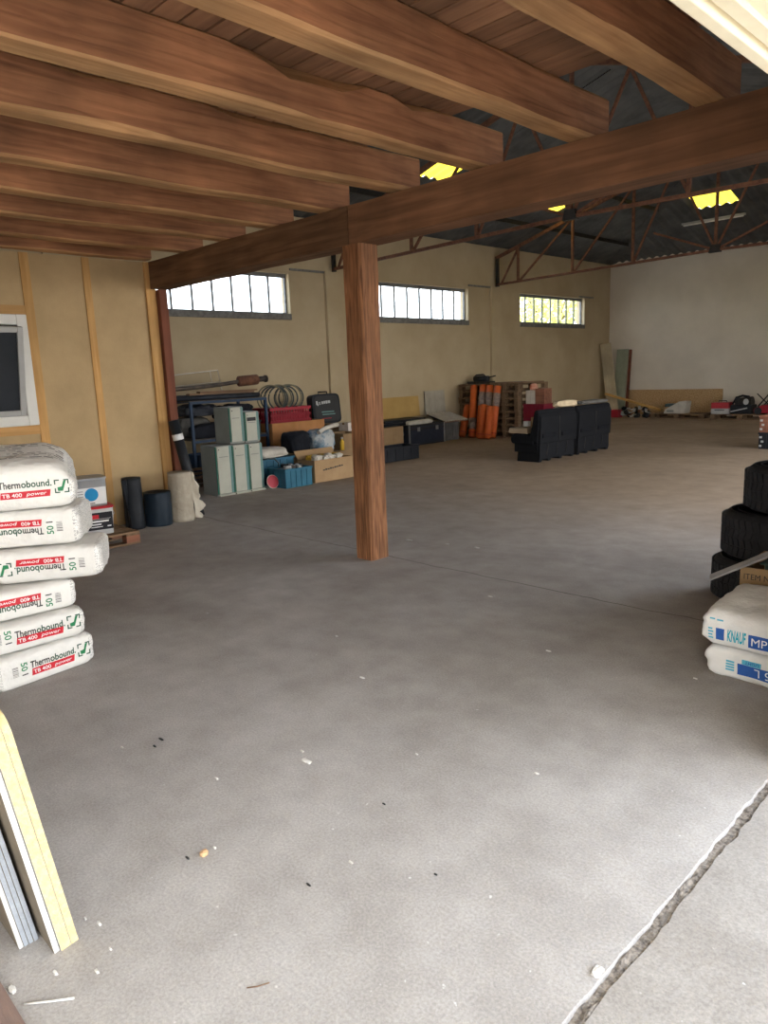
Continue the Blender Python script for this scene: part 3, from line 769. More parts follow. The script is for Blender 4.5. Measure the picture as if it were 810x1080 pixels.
# ------------------------------------------------------------------ tyres, box, lath at the right
M['rubber'] = mat('tyre_rubber', (.035, .036, .04), (.024, .025, .028), 9, .75, bump=.2, bscale=50)
def tyre(loc, label, R=.335, W=.285, seed=0, tilt=0):
    t = thing('car_tyre', label, 'tyre', loc, seed, 'stacked tyres')
    t.rotation_euler = (tilt, 0, seed)
    ri = R * .62
    prof = []
    for k in range(25):
        a = 2 * PI * k / 24
    h = W
    prof = [(ri, .05), (ri + .012, .02), (R - .08, .0), (R - .035, .008), (R - .012, .030), (R - .004, .05), (R - .004, h - .05), (R - .012, h - .03), (R - .035, h - .008), (R - .08, h), (ri + .012, h - .02), (ri, h - .05), (ri + .03, h - .06), (R - .05, h - .05), (R - .03, h * .5), (R - .05, .05), (ri + .03, .06)]
    B().lathe(prof, n=64, closed=True).build('carcass', M['rubber'], t)
    b = B(); nb = 46
    for k in range(nb):
        for (z0, z1, sk) in ((.032, h * .30, .02), (h * .33, h * .49, -.02), (h * .51, h * .67, .02), (h * .70, h - .032, -.02)):
            a0 = 2 * PI * k / nb; wd = 2 * PI / nb * .72; r0, r1 = R - .008, R + .004
            P = []
            for r in (r0, r1):
                for z, s_ in ((z0, -sk), (z1, sk)):
                    for a in (a0 + s_, a0 + wd + s_): P.append(b.bm.verts.new((r * math.cos(a), r * math.sin(a), z)))
            for f in ((4, 5, 7, 6), (0, 1, 5, 4), (2, 3, 7, 6), (0, 2, 6, 4), (1, 3, 7, 5)): b.bm.faces.new([P[i] for i in f])
    b.build('tread', M['rubber'], t)
    b = B()
    for r in (R - .06, R - .1):
        b.lathe([(r, h + .0015), (r + .006, h + .004), (r + .012, h + .0015)], n=64)
    b.build('sidewall_ring', M['rubber'], t)
    return t
tyre((-1.515, 4.99, 0), 'bottom tyre of the black stack at the right edge', seed=.1)
tyre((-1.475, 5.02, .292), 'middle tyre of the black stack at the right edge', seed=.9, R=.335, W=.30)
tyre((-1.36, 5.06, .596), 'topmost tyre of the black stack, set back to the right', seed=1.7, R=.335, W=.29)
M['card'] = mat('cardboard', (.38, .25, .135), (.31, .2, .105), 4, .9, bump=.1)
M['card2'] = mat('cardboard_dark', (.26, .17, .09), (.2, .13, .07), 4, .9, bump=.1)
M['cardin'] = mat('cardboard_inside', (.30, .2, .11), (.25, .165, .09), 4, .9)
def carton(loc, rotz, L, W, H, label, flaps=(1, 1, 1, 1), mtl=None, name='cardboard_box', group=None, angle=40):
    """open box: x 0..L, y 0..W, front at y=0"""
    mtl = mtl or M['card']; t = thing(name, label, 'box', loc, rotz, group); d = .006
    B().box(0, L, 0, d, 0, H).box(0, L, W - d, W, 0, H).box(0, d, d, W - d, 0, H).box(L - d, L, d, W - d, 0, H).box(d, L - d, d, W - d, 0, d).build('box_body', mtl, t)
    fl = min(L, W) * .42; c, s_ = math.cos(math.radians(angle)), math.sin(math.radians(angle))
    if flaps[0]: B().prism([(0, H), (-fl * c, H - fl * s_ * .9), (-fl * c, H - fl * s_ * .9 + d), (0, H + d)], 0, L, 'x').build('flap', mtl, t)
    if flaps[1]: B().prism([(W, H), (W + fl * .5, H + fl * .7), (W + fl * .5 - d, H + fl * .7), (W - d, H)], 0, L, 'x').build('flap', mtl, t)
    if flaps[2]: B().prism([(0, H), (-fl * .6, H - fl * .5), (-fl * .6, H - fl * .5 + d), (0, H + d)], 0, W, 'y').build('flap', mtl, t)
    if flaps[3]: B().prism([(L, H), (L + fl * .6, H - fl * .5), (L + fl * .6, H - fl * .5 + d), (L, H + d)], 0, W, 'y').build('flap', mtl, t)
    return t
bx = carton((-1.362, 4.03, 0), math.radians(2), .57, .42, .45, 'brown cardboard box with black lettering behind the plaster sacks', (0, 0, 0, 0))
for s_, z, x0, wd in (('ITEM NO.:C', .385, .02, .21), ('QTY.:', .33, .02, .085)):
    strip_bm(*text_verts(s_, .032, x0, z, wd, .0), lambda u, v: Vector((u, -.0015, v)), .5).build('box_lettering', M['ink'], bx)
M['gtray'] = mat('dark_green_plastic', (.03, .055, .045), (.02, .04, .033), 4, .5)
t_ = thing('plastic_tray', 'dark green plastic tray lying in the cardboard box at the right edge', 'tray', (-1.25, 4.06, .008))
B().box(0, .42, 0, .012, 0, .465).box(0, .42, .33, .342, 0, .465).box(0, .012, .012, .33, 0, .465).box(.408, .42, .012, .33, 0, .465).box(.012, .408, .012, .33, 0, .012).build('tray_body', M['gtray'], t_, bevel=.003)
B().box(-.02, .44, -.02, .362, .465, .475).build('rim', M['gtray'], t_, bevel=.003)
o = B().bar((-1.50, 3.975, .375), (-.80, 3.985, .80), .04, .012, up=(0, -.5, 1)).build('wooden_lath', mat('grey_lath', (.36, .35, .34), (.28, .27, .26), 8, .7))
tag(o, 'grey lath lying slantwise across the cardboard box before the tyres', 'lath')

# ------------------------------------------------------------------ pallet with two tubs beside the partition
def pallet(name, label, loc, rotz, L=1.2, W=.8, H=.144, group=None, red=False, n=5):
    """deck boards along x (L), blocks in three rows; front at y=0"""
    t = thing(name, label, 'pallet', loc, rotz, group); k = H / .144; m1 = M['pal']
    bw = W / (n + (n - 1) * .38); gp = bw * .38
    for i in range(n):
        y = i * (bw + gp)
        B().box(0, L, y, y + bw, .122 * k, .144 * k).build('deck_board', m1, t, bevel=.002)
    for x in (0, L / 2 - .07, L - .14): B().box(x, x + .14, 0, W, .1 * k, .122 * k).build('cross_board', M['pal_y'], t)
    for x in (0, L / 2 - .07, L - .14):
        for y in (0, W / 2 - .05, W - .1): B().box(x, x + .14, y, y + .1, .022 * k, .1 * k).build('block', M['palred'] if red else M['pal_y'], t, bevel=.003)
    for y in (0, W / 2 - .05, W - .1): B().box(0, L, y, y + .1, 0, .022 * k).build('skid_board', m1, t)
    return t
pallet('wooden_pallet', 'small wooden pallet under the two tubs by the partition', (-6.70, 2.02, 0), PI / 2, 1.17, .75, .125, red=True)
M['tubgrey'] = mat('grey_tin', (.40, .41, .42), (.34, .35, .36), 4, .4)
M['tubwhite'] = mat('tub_white', (.70, .70, .70), (.62, .62, .62), 4, .4)
M['tubblack'] = mat('tub_label_black', (.03, .03, .035), (.022, .022, .026), 4, .4)
M['circ'] = mat('blue_disc_ink', (.02, .30, .62), (.02, .27, .57), 4, .4)
def rsq(a, r, n=6):
    pts = []
    for cx, cy, s0 in ((a - r, a - r, 0), (-a + r, a - r, 1), (-a + r, -a + r, 2), (a - r, -a + r, 3)):
        for k in range(n + 1):
            t = PI / 2 * (s0 + k / n); pts.append((cx + r * math.cos(t), cy + r * math.sin(t)))
    return pts
def tub(name, label, loc, rotz, a0, a1, H, lab):
    t = thing(name, label, 'tub', loc, rotz)
    P0, P1 = rsq(a0, .05), rsq(a1, .055)
    b = B(); A = [b.bm.verts.new((x, y, 0)) for x, y in P0]; Q = [b.bm.verts.new((x, y, H)) for x, y in P1]; n = len(A)
    for i in range(n): b.bm.faces.new((A[i], A[(i + 1) % n], Q[(i + 1) % n], Q[i])).smooth = True
    b.bm.faces.new(A[::-1]); b.bm.faces.new(Q)
    b.build('tub_body', M['tubgrey'] if lab == 'disc' else M['tubwhite'], t)
    b = B(); A = [b.bm.verts.new((x, y, H)) for x, y in rsq(a1 + .008, .06)]; Q = [b.bm.verts.new((x, y, H + .02)) for x, y in rsq(a1 + .008, .06)]
    for i in range(n): b.bm.faces.new((A[i], A[(i + 1) % n], Q[(i + 1) % n], Q[i]))
    b.bm.faces.new(A[::-1]); b.bm.faces.new(Q)
    b.build('lid', M['tubgrey'] if lab == 'disc' else M['red'], t, bevel=.004)
    fr = lambda u, v, o=.002: Vector((u, -(a0 + (a1 - a0) * v / H) - o, v))
    if lab == 'disc':
        lb = strip_bm(*rect2(-a0 * .93, a0 * .93, .02, H * .72), lambda u, v: fr(u, v, .003)).build('paper_label', M['whiteink'], t)
        strip_bm([(0 + .062 * math.cos(2 * PI * k / 40), .115 + .062 * math.sin(2 * PI * k / 40)) for k in range(40)], [tuple(range(40))], lambda u, v: fr(u, v, .005)).build('blue_disc', M['circ'], lb)
        for k in range(3): strip_bm(*rect2(-.125, -.075, .10 + k * .025, .106 + k * .025), lambda u, v: fr(u, v, .005)).build('print_line', M['inkgrey'], lb)
        strip_bm(*rect2(-.02, .025, .026, .036), lambda u, v: fr(u, v, .005)).build('print_line', M['inkgrey'], lb)
    else:
        lb = strip_bm(*rect2(-a0 * .95, a0 * .95, .05, H * .86), lambda u, v: fr(u, v, .003)).build('paper_label', M['tubblack'], t)
        strip_bm(*rect2(-.03, .03, H * .62, H * .78), lambda u, v: fr(u, v, .005)).build('red_patch', M['red'], lb)
        for (x0, x1, z, h) in ((-.14, .12, .125, .016), (-.05, .05, .098, .012), (-.05, .06, .076, .008), (-.16, -.11, .07, .014), (.1, .14, .075, .012)):
            strip_bm(*rect2(x0, x1, z, z + h, .004), lambda u, v: fr(u, v, .005)).build('print_line', M['whiteink'], lb)
        B().tube([(-a1 - .012, 0, H * .9), (-a1 - .012, -a1 * .6, H * .72), (-a1 * .7, -a1 - .012, H * .62), (a1 * .7, -a1 - .012, H * .62), (a1 + .012, -a1 * .6, H * .72), (a1 + .012, 0, H * .9)], .003, 6).build('wire_handle', M['pvc2'], t)
    return t
tub('plastic_tub', 'white tub with black label and red lid on the small pallet', (-7.0, 2.86, .125), math.radians(78), .165, .178, .255, 'black')
tub('square_canister', 'grey canister with a blue disc label on top of the black-labelled tub', (-7.02, 2.86, .402), math.radians(78), .145, .15, .255, 'disc')

# ------------------------------------------------------------------ rolls at the partition
M['membrane'] = mat('black_membrane', (.022, .025, .030), (.014, .016, .02), 5, .45, bump=.3)
M['membrane2'] = mat('dark_blue_film', (.018, .03, .045), (.012, .02, .03), 5, .4, bump=.4, bscale=14)
M['fleece'] = mat('beige_fleece', (.45, .40, .32), (.37, .32, .25), 9, .95, bump=.7, bscale=26)
M['fleece2'] = mat('pale_fleece', (.55, .50, .41), (.46, .41, .33), 9, .95, bump=.7, bscale=26)
def roll_mesh(r, h, seed, amp=.004, core=.03):
    b = B(); n = 40; m_ = 14; V = []
    for j in range(m_ + 1):
        z = h * j / m_; ring = []
        for i in range(n):
            a = 2 * PI * i / n; q = r + amp * fz(math.cos(a) * 2, math.sin(a) * 2 + seed, z * 5)
            ring.append(b.bm.verts.new((q * math.cos(a), q * math.sin(a), z)))
        V.append(ring)
    for j in range(m_):
        for i in range(n): b.bm.faces.new((V[j][i], V[j][(i + 1) % n], V[j + 1][(i + 1) % n], V[j + 1][i])).smooth = True
    b.bm.faces.new(V[0][::-1])
    inn = [b.bm.verts.new((core * math.cos(2 * PI * i / n), core * math.sin(2 * PI * i / n), h)) for i in range(n)]
    dn = [b.bm.verts.new((core * math.cos(2 * PI * i / n), core * math.sin(2 * PI * i / n), h - .12)) for i in range(n)]
    for i in range(n):
        b.bm.faces.new((V[m_][i], V[m_][(i + 1) % n], inn[(i + 1) % n], inn[i])); b.bm.faces.new((inn[i], inn[(i + 1) % n], dn[(i + 1) % n], dn[i]))
    b.bm.faces.new(dn)
    return b
def spiral(r, h, mtl, par, n=3):
    b = B()
    for k in range(1, n + 1): b.lathe([(r * k / (n + 1), h + .0005), (r * k / (n + 1) + .003, h + .002), (r * k / (n + 1) + .006, h + .0005)], n=32)
    return b.build('wound_edge', mtl, par)
t_ = thing('membrane_roll', 'tall black membrane roll standing by the partition', 'roll', (-7.43, 3.50, 0), 0, 'rolls by the partition')
roll_mesh(.10, .555, 1).build('roll_body', M['membrane'], t_); spiral(.10, .555, M['membrane2'], t_)
b = B(); b.grid(lambda u, v: (.06 + .05 * u - .02 * math.sin(v * 5), -.085 - .085 * u * max(0, (v - .25) / .75) ** .8, .02 + .535 * v), 6, 12); b.build('loose_flap', M['membrane'], t_, solid=.004)
t_ = thing('film_roll', 'short wide dark roll of film between the black and the beige roll', 'roll', (-7.40, 3.765, 0), 0, 'rolls by the partition')
roll_mesh(.145, .37, 5, .006, .04).build('roll_body', M['membrane2'], t_); spiral(.145, .37, M['membrane'], t_, 4)
t_ = thing('fleece_roll', 'beige fleece roll with a torn end at the corner of the partition', 'roll', (-7.40, 4.055, 0), 0, 'rolls by the partition')
roll_mesh(.13, .555, 9, .007, .035).build('roll_body', M['fleece'], t_); spiral(.13, .555, M['fleece2'], t_)
def flp(u, v):
    e = .17 * u * (1 - .55 * v) * (.8 + .5 * fz(v * 5, 3, 1)) + (.10 * u * max(0, 1 - abs(v - .30) / .14))
    return (.045 - .03 * u + .03 * math.sin(7 * v + 3 * u), .118 + e, .02 + .53 * v - .04 * u)
b = B(); b.grid(flp, 8, 26); b.build('torn_sheet', M['fleece2'], t_, solid=.005)
t_ = thing('drain_pipe', 'black tube with white tape leaning beside the dark red post', 'pipe', (-7.47, 4.315, 0))
p0, p1 = Vector((0, 0, .005)), Vector((-.11, -.17, 1.12))
B().cyl(p0, p1, .058, n=24).build('tube', M['membrane'], t_)
q = (p1 - p0)
B().cyl(p0 + q * .80, p0 + q * .86, .061, n=24).build('tape', M['whiteink'], t_)
# ------------------------------------------------------------------ cabinets
M['cabside'] = mat('cabinet_side', (.25, .26, .24), (.21, .22, .20), 3, .55)
M['cabfront'] = mat('cabinet_front', (.44, .435, .36), (.37, .365, .305), 3, .5)
M['cabteal'] = mat('cabinet_teal', (.14, .24, .225), (.11, .2, .19), 3, .5)
M['cabgreen'] = mat('cabinet_green_edge', (.02, .12, .08), (.015, .1, .065), 3, .5)
def cabinet(y0, y1, z, H, D, label, disp=False):
    L = y1 - y0
    t = thing('equipment_cabinet', label, 'cabinet', (-8.49, y0, z), PI / 2, 'grey-green cabinets')
    B().box(0, L, 0, D, .0, H).build('cabinet_body', M['cabside'], t, bevel=.005)
    e = .018
    B().box(0, e, -.012, 0, .03, H - .01).build('edge_strip', M['cabgreen'], t)
    B().box(e + .004, L - .045, -.02, 0, .03, H - .01).build('front_panel', M['cabfront'], t, bevel=.004)
    B().box(L - .041, L, -.012, 0, .03, H - .01).build('side_strip', M['cabteal'], t)
    B().cyl((e + .03, -.021, H - .05), (e + .03, -.026, H - .05), .007, n=10).build('lock', M['ink'], t)
    B().box(e + .03, L - .07, -.022, -.02, H - .155, H - .145).build('panel_seam', M['cabside'], t)
    if disp: B().box(e + .02, L - .06, -.024, -.02, H - .13, H - .08).build('display', M['ink'], t)
    if z < .1: B().box(.01, L, -.04, D - .05, 0, .022).build('plinth', M['cabfront'], t, bevel=.003)
    return t
cabinet(5.205, 5.462, .0, .68, .36, 'tall grey-green cabinet at the left of the bottom row of three')
cabinet(5.470, 5.715, .0, .675, .36, 'tall grey-green cabinet in the middle of the bottom row of three')
cabinet(5.722, 5.965, .0, .67, .36, 'tall grey-green cabinet at the right of the bottom row, next to the blue crate')
cabinet(5.46, 5.69, .685, .50, .36, 'upper left cabinet of the stack, wide grey side showing')
cabinet(5.705, 5.945, .68, .43, .30, 'lower upper-right cabinet of the stack with a dark display slot', True)

# ------------------------------------------------------------------ blue rack with scrap at the wall
M['bluesteel'] = mat('blue_rack_steel', (.02, .045, .09), (.015, .03, .06), 6, .5)
M['shelfb'] = mat('rack_shelf', (.10, .085, .07), (.06, .05, .045), 6, .8)
rk = thing('storage_rack', 'dark blue steel rack against the wall behind the grey-green cabinets', 'rack', (-10.02, 5.76, 0))
for x in (0, -.8):
    for y in (0.03, 1.42): B().box(x - .02, x + .02, y - .02, y + .02, 0, 1.24).build('post', M['bluesteel'], rk)
    for z in (.10, .62, 1.22): B().box(x - .015, x + .015, .05, 1.40, z - .02, z + .02).build('rail', M['bluesteel'], rk)
for z in (.12, .64, 1.235): B().box(-.82, .0, 0.0, 1.44, z, z + .018).build('shelf', M['shelfb'], rk)
# pipes on the top of the rack
M['pipe'] = mat('dark_pipe', (.03, .035, .045), (.02, .022, .03), 6, .5)
for k in range(6):
    x = -10.12 - .1 * k; o = B().cyl((x, 5.55 + .04 * k, 1.293), (x + .02, 7.12 - .05 * (k % 3), 1.293), .038, n=16).build('plastic_pipe', M['pipe'])
    tag(o, 'dark plastic pipe lying on top of the blue rack', 'pipe', 'dark pipes on the rack')
M['oldwood'] = wood('old_lath', (.27, .17, .10), (.17, .10, .06), 'y')
for k, (x, z) in enumerate(((-10.18, 1.352), (-10.32, 1.352), (-10.20, 1.378))):
    o = B().box(x - .055, x + .055, 5.85 + .1 * k, 7.05 + .04 * k, z - .018, z + .006).build('timber_strip', M['oldwood'])
    tag(o, ['brown timber strip nearest the room on the pipes of the rack', 'brown timber strip nearest the wall on the pipes of the rack', 'brown timber strip lying on the two others on the rack'][k], 'timber strip', 'timber strips on the rack')
M['exh'] = mat('exhaust_steel', (.12, .095, .075), (.06, .05, .045), 10, .55, metal=.5)
t_ = thing('exhaust_pipe', 'rusty car exhaust with silencer on top of the scrap on the rack', 'exhaust', (-10.28, 5.6, 1.378))
B().tube([(0, 0, .04), (0, .1, .06), (.01, .5, .075), (.0, .9, .10), (0, 1.25, .135), (0, 1.30, .14)], .032, 12).build('pipe', M['exh'], t_)
B().cyl((0, 1.24, .14), (0, 1.27, .14), .04, .085, 20).cyl((0, 1.27, .14), (0, 1.62, .16), .085, n=20).cyl((0, 1.62, .16), (0, 1.66, .162), .085, .04, 20).build('silencer', M['rust'], t_)
B().cyl((0, 1.65, .162), (0, 1.82, .168), .045, n=14).cyl((0, 1.79, .167), (0, 1.82, .168), .06, n=14).build('flange', M['exh'], t_)
M['whitewire'] = mat('white_wire', (.62, .58, .50), (.55, .5, .43), 6, .5)
t_ = thing('wire_frame', 'pale wire frame standing against the wall above the rack', 'wire frame', (-10.72, 5.92, 1.255))
B().tube([(0, 0, 0), (-.02, .03, .40), (-.02, .85, .46), (0, .90, .05)], .011, 8).build('outer_wire', M['whitewire'], t_)
B().tube([(-.01, .0, .22), (-.01, .87, .27)], .007, 6).build('cross_wire', M['whitewire'], t_)
B().tube([(-.02, .70, .45), (-.015, .72, .26)], .007, 6).build('short_wire', M['whitewire'], t_)
M['grimgrey'] = mat('grey_sack_cloth', (.12, .115, .105), (.075, .07, .065), 5, .9, bump=.4)
M['darkbox'] = mat('dark_plastic', (.018, .019, .023), (.012, .013, .016), 5, .5)
M['darkcloth'] = mat('dark_cloth', (.016, .018, .024), (.009, .010, .014), 7, .9, bump=.5)
def lump(name, label, cat, loc, dims, seed, mtl, group=None, amp=.12, flat=True, rotz=0):
    b = B(); bmesh.ops.create_icosphere(b.bm, subdivisions=4, radius=1)
    for v in b.bm.verts:
        p = v.co.copy(); n_ = 1 + amp * fz(p.x * 1.6 + seed, p.y * 1.6, p.z * 1.6) + amp * .4 * fz(p.x * 5 + seed, p.y * 5, p.z * 5)
        q = Vector([math.copysign(abs(c) ** .62, c) for c in p]) * n_
        q.z = max(q.z, -.85)
        v.co = Vector((q.x * dims[0] / 2, q.y * dims[1] / 2, (q.z + .85) * dims[2] / 1.85))
    for f in b.bm.faces: f.smooth = True
    o = b.build(name, mtl, loc=loc, rotz=rotz)
    return tag(o, label, cat, group) if cat else o
lump('cloth_sack', 'grey cloth sack on the middle shelf of the blue rack', 'sack', (-10.55, 6.1, .66), (.4, .56, .33), 2, M['grimgrey'])
def crate(name, label, loc, rotz, L, W, H, mtl, cat='crate', rib=True, group=None, wall=.012):
    t = thing(name, label, cat, loc, rotz, group)
    B().box(0, L, 0, wall, 0, H).box(0, L, W - wall, W, 0, H).box(0, wall, wall, W - wall, 0, H).box(L - wall, L, wall, W - wall, 0, H).box(wall, L - wall, wall, W - wall, 0, wall).build('crate_body', mtl, t, bevel=.003)
    B().box(-.012, L + .012, -.012, 0, H - .03, H).box(-.012, L + .012, W, W + .012, H - .03, H).box(-.012, 0, 0, W, H - .03, H).box(L, L + .012, 0, W, H - .03, H).build('rim', mtl, t, bevel=.003)
    if rib:
        for k in range(1, 5): B().box(L * k / 5 - .008, L * k / 5 + .008, -.01, 0, .01, H - .03).build('rib', mtl, t)
        for k in (1, 2): B().box(-.01, 0, W * k / 3 - .008, W * k / 3 + .008, .01, H - .03).build('rib', mtl, t)
    return t
crate('plastic_crate', 'dark plastic crate at the right on the middle shelf of the blue rack', (-9.98 - .02, 6.42, .66), PI / 2, .62, .5, .22, M['darkbox'])
crate('plastic_crate', 'dark plastic crate standing on the lowest shelf of the blue rack', (-10.05, 5.95, .14), PI / 2, .6, .5, .26, M['bluesteel'])
lump('tarpaulin_bundle', 'dark bundle of tarpaulin on the lowest shelf of the blue rack', 'tarpaulin', (-10.35, 6.85, .14), (.5, .52, .3), 7, M['darkcloth'])
lump('rubbish_bag', 'black plastic bag on the floor left of the grey-green cabinets', 'bag', (-9.35, 4.98, 0), (.5, .36, .42), 4, M['membrane'])
rnd = random.Random(12)
for k in range(5):
    o = B().bar((-9.55 - .05 * k, 5.30, .015 + .055 * k), (-9.5 - .05 * k, 5.72 + .05 * (k % 2), .03 + .055 * k), .12, .03).build('wood_offcut', M['oldwood'])
    tag(o, 'short wood offcut heaped before the blue rack beside the cabinets', 'offcut', 'wood offcuts by the rack')

lump('tarpaulin_bundle', 'dark bundle filling the left of the middle shelf, before the grey sack', 'tarpaulin', (-10.19, 6.10, .66), (.22, .5, .22), 31, M['darkcloth'])
lump('cable_heap', 'dark heap of cables on the crate at the right of the middle shelf', 'cables', (-10.25, 6.70, .885), (.5, .6, .26), 33, M['darkcloth'], None, .28)
lump('cable_heap', 'dark heap of hoses over the grey sack under the top of the rack', 'cables', (-10.45, 6.12, 1.00), (.55, .55, .18), 35, M['pipe'], None, .25)
# ------------------------------------------------------------------ boxes, basket, crates right of the cabinets
def closed_box(name, label, loc, rotz, L, W, H, mtl=None, cat='box', tape=True, group=None):
    t = thing(name, label, cat, loc, rotz, group); mtl = mtl or M['card']
    B().box(0, L, 0, W, 0, H).build('box_body', mtl, t, bevel=.004)
    if tape: B().box(-.001, L + .001, W / 2 - .03, W / 2 + .03, H - .0005, H + .001).box(L * .0 - .0012, .0, W / 2 - .03, W / 2 + .03, H * .75, H).build('tape', M['card2'], t)
    B().box(L * .5 - .0015, L * .5 + .0015, -.0012, 0, .01, H - .01).build('seam', M['cardin'], t)
    return t
closed_box('cardboard_box', 'orange-brown cardboard box under the red basket', (-9.95, 7.235, 0), PI / 2, 1.14, .7, .80, mat('card_orange', (.42, .20, .08), (.34, .16, .06), 4, .9))
M['redplastic'] = mat('red_plastic', (.36, .025, .04), (.28, .02, .03), 5, .45)
bk = thing('red_basket', 'red perforated plastic basket full of coiled hoses', 'basket', (-9.98, 7.225, .802), PI / 2)
L_, W_, H_ = .88, .5, .25
b = B()
def wall(p0, p1, n):
    p0, p1 = Vector(p0), Vector(p1)
    b.bar(p0 + Vector((0, 0, .02)), p1 + Vector((0, 0, .02)), .012, .04); b.bar(p0 + Vector((0, 0, H_ - .02)), p1 + Vector((0, 0, H_ - .02)), .02, .045); b.bar(p0 + Vector((0, 0, H_ / 2)), p1 + Vector((0, 0, H_ / 2)), .012, .035)
    for k in range(n + 1):
        q = p0.lerp(p1, k / n); b.bar(q, q + Vector((0, 0, H_)), .022, .012, up=(0, 1, 0))
wall((0, 0, 0), (L_, 0, 0), 16); wall((0, W_, 0), (L_, W_, 0), 16); wall((0, 0, 0), (0, W_, 0), 8); wall((L_, 0, 0), (L_, W_, 0), 8)
b.box(0, L_, 0, W_, 0, .012); b.build('basket_body', M['redplastic'], bk)
b = B(); b.box(.03, L_ - .03, .03, W_ - .03, .013, .17); b.build('lining', M['redplastic'], bk, bevel=.02)
M['hose'] = mat('dark_hose', (.06, .075, .075), (.04, .05, .05), 5, .5); M['hose2'] = mat('olive_hose', (.20, .18, .12), (.14, .125, .085), 5, .5)
rnd = random.Random(2)
for k in range(8):
    c = Vector((-10.22, 7.44 + .055 * k + (.05 if k > 4 else 0), .98 + .225)); rr = .225 - .012 * (k % 3); tl = .1; az = 1.05
    pts = []
    for i in range(40):
        a = 2 * PI * i / 40; p = Vector((rr * math.cos(a), 0, rr * math.sin(a)))
        p = Matrix.Rotation(tl * .5, 3, 'X') @ p; p = Matrix.Rotation(az, 3, 'Z') @ p; pts.append(c + p)
    o = B().tube(pts, .013, 8, closed=True).build('hose_coil', M['hose'] if k % 3 else M['hose2'])
    tag(o, ('dark' if k % 3 else 'olive') + ' hose coil standing upright in the red basket', 'hose', ('dark' if k % 3 else 'olive') + ' hose coils in the basket')
# black case with pale lettering marks
closed_box('cardboard_box', 'brown cardboard box carrying the upright black case', (-10.05, 8.42, 0), PI / 2, .82, .6, .655, M['card2'])
cs = thing('tool_case', 'upright black case with pale marks on its lid, near the post', 'case', (-10.35, 8.475, .675), PI / 2)
cs.rotation_euler = (math.radians(-6), 0, PI / 2)
b = B(); pts = [(x * .335 + .345, z * .275 + .285) for x, z in [(math.copysign(abs(math.cos(2 * PI * k / 48)) ** .28, math.cos(2 * PI * k / 48)), math.copysign(abs(math.sin(2 * PI * k / 48)) ** .28, math.sin(2 * PI * k / 48))) for k in range(48)]]
b.prism(pts, 0, .17, 'y'); b.build('case_shell', M['darkbox'], cs, bevel=.012)
b = B(); b.prism([(x * .86 + .048, z * .84 + .046) for x, z in pts], -.008, 0, 'y'); b.build('lid_panel', M['ink'], cs, bevel=.004)
zz = .385
for k, (x0, x1, z0, z1, mm) in enumerate([(.09, .13, .36, .43, 'w'), (.115, .14, .345, .372, 'w'), (.15, .20, .40, .41, 'w'), (.15, .20, .382, .392, 'w'), (.15, .20, .362, .372, 'w'), (.22, .26, .37, .42, 'w'), (.27, .31, .375, .425, 'w'), (.32, .36, .375, .43, 'w'), (.37, .43, .38, .43, 'w'), (.20, .50, .215, .235, 't'), (.21, .52, .17, .188, 't'), (.19, .42, .10, .11, 'r')]):
    B().box(x0, x1, -.0095, -.008, z0, z1).build('print_mark', {'w': M['pvc2'], 't': M['cabteal'], 'r': M['redplastic']}[mm], cs)
B().tube([(.24, .085, .555), (.24, .085, .60), (.45, .085, .60), (.45, .085, .555)], .012, 8).build('carry_handle', M['darkbox'], cs)
# low boxes and what lies on them
closed_box('cardboard_box', 'low brown cardboard box behind the blue crate of scrap', (-8.9, 6.84, 0), PI / 2, .44, .6, .37, M['card2'])
closed_box('cardboard_box', 'low dark cardboard box behind the big open cardboard box', (-8.92, 7.31, 0), PI / 2, .62, .6, .34, M['card2'])
lump('bin_bag', 'black bag lying on the boxes below the red basket', 'bag', (-9.25, 7.16, .372), (.42, .42, .33), 3, M['darkcloth'])
M['bluecloth'] = mat('blue_grey_plastic', (.12, .19, .25), (.40, .41, .40), 7, .6, bump=.4, lo=.42, hi=.58)
lump('plastic_bag', 'blue and white plastic bag beside the black bag', 'bag', (-9.2, 7.62, .342), (.42, .44, .36), 8, M['bluecloth'])
M['whitecloth'] = mat('white_cloth', (.56, .52, .45), (.45, .41, .35), 6, .9, bump=.4)
o = B().tube([(-8.95, 7.40, .67), (-9.0, 7.55, .715), (-9.08, 7.8, .745), (-9.12, 7.95, .75)], .035, 10).build('rolled_cloth', M['whitecloth']); tag(o, 'rolled white cloth lying over the blue and white bag', 'cloth')
t = carton((-8.98, 7.945, .0), PI / 2, .45, .45, .60, 'brown open box with a yellow bottle before it, next to the post', (0, 0, 0, 0), M['card2'])
M['yellow'] = mat('yellow_plastic', (.55, .34, .04), (.48, .29, .03), 4, .5)
t_ = thing('spray_bottle', 'small yellow bottle on the low dark box next to the post', 'bottle', (-8.96, 7.895, .342))
B().lathe([(.036, 0), (.036, .13), (.030, .15), (.014, .165), (.014, .185)], n=20).build('bottle_body', M['yellow'], t_); B().cyl((0, 0, .185), (0, 0, .215), .017, n=14).build('cap', M['pvc2'], t_)
closed_box('cardboard_box', 'brown cardboard box under the small white carton by the post', (-9.55, 8.45, 0), PI / 2, .55, .45, .575, M['card2'])
cb = closed_box('white_carton', 'small white carton with a printed mark, seen just left of the post', (-9.6, 8.62, .576), PI / 2, .3, .25, .145, M['whitecloth'])
B().box(.07, .16, -.002, 0, .04, .1).build('label_mark', M['inkgrey'], cb)
M['bluecrate'] = mat('blue_crate_plastic', (.03, .135, .20), (.02, .10, .155), 5, .5)
M['bluecrate2'] = mat('blue_crate_plastic_pale', (.03, .12, .19), (.025, .095, .15), 5, .5)
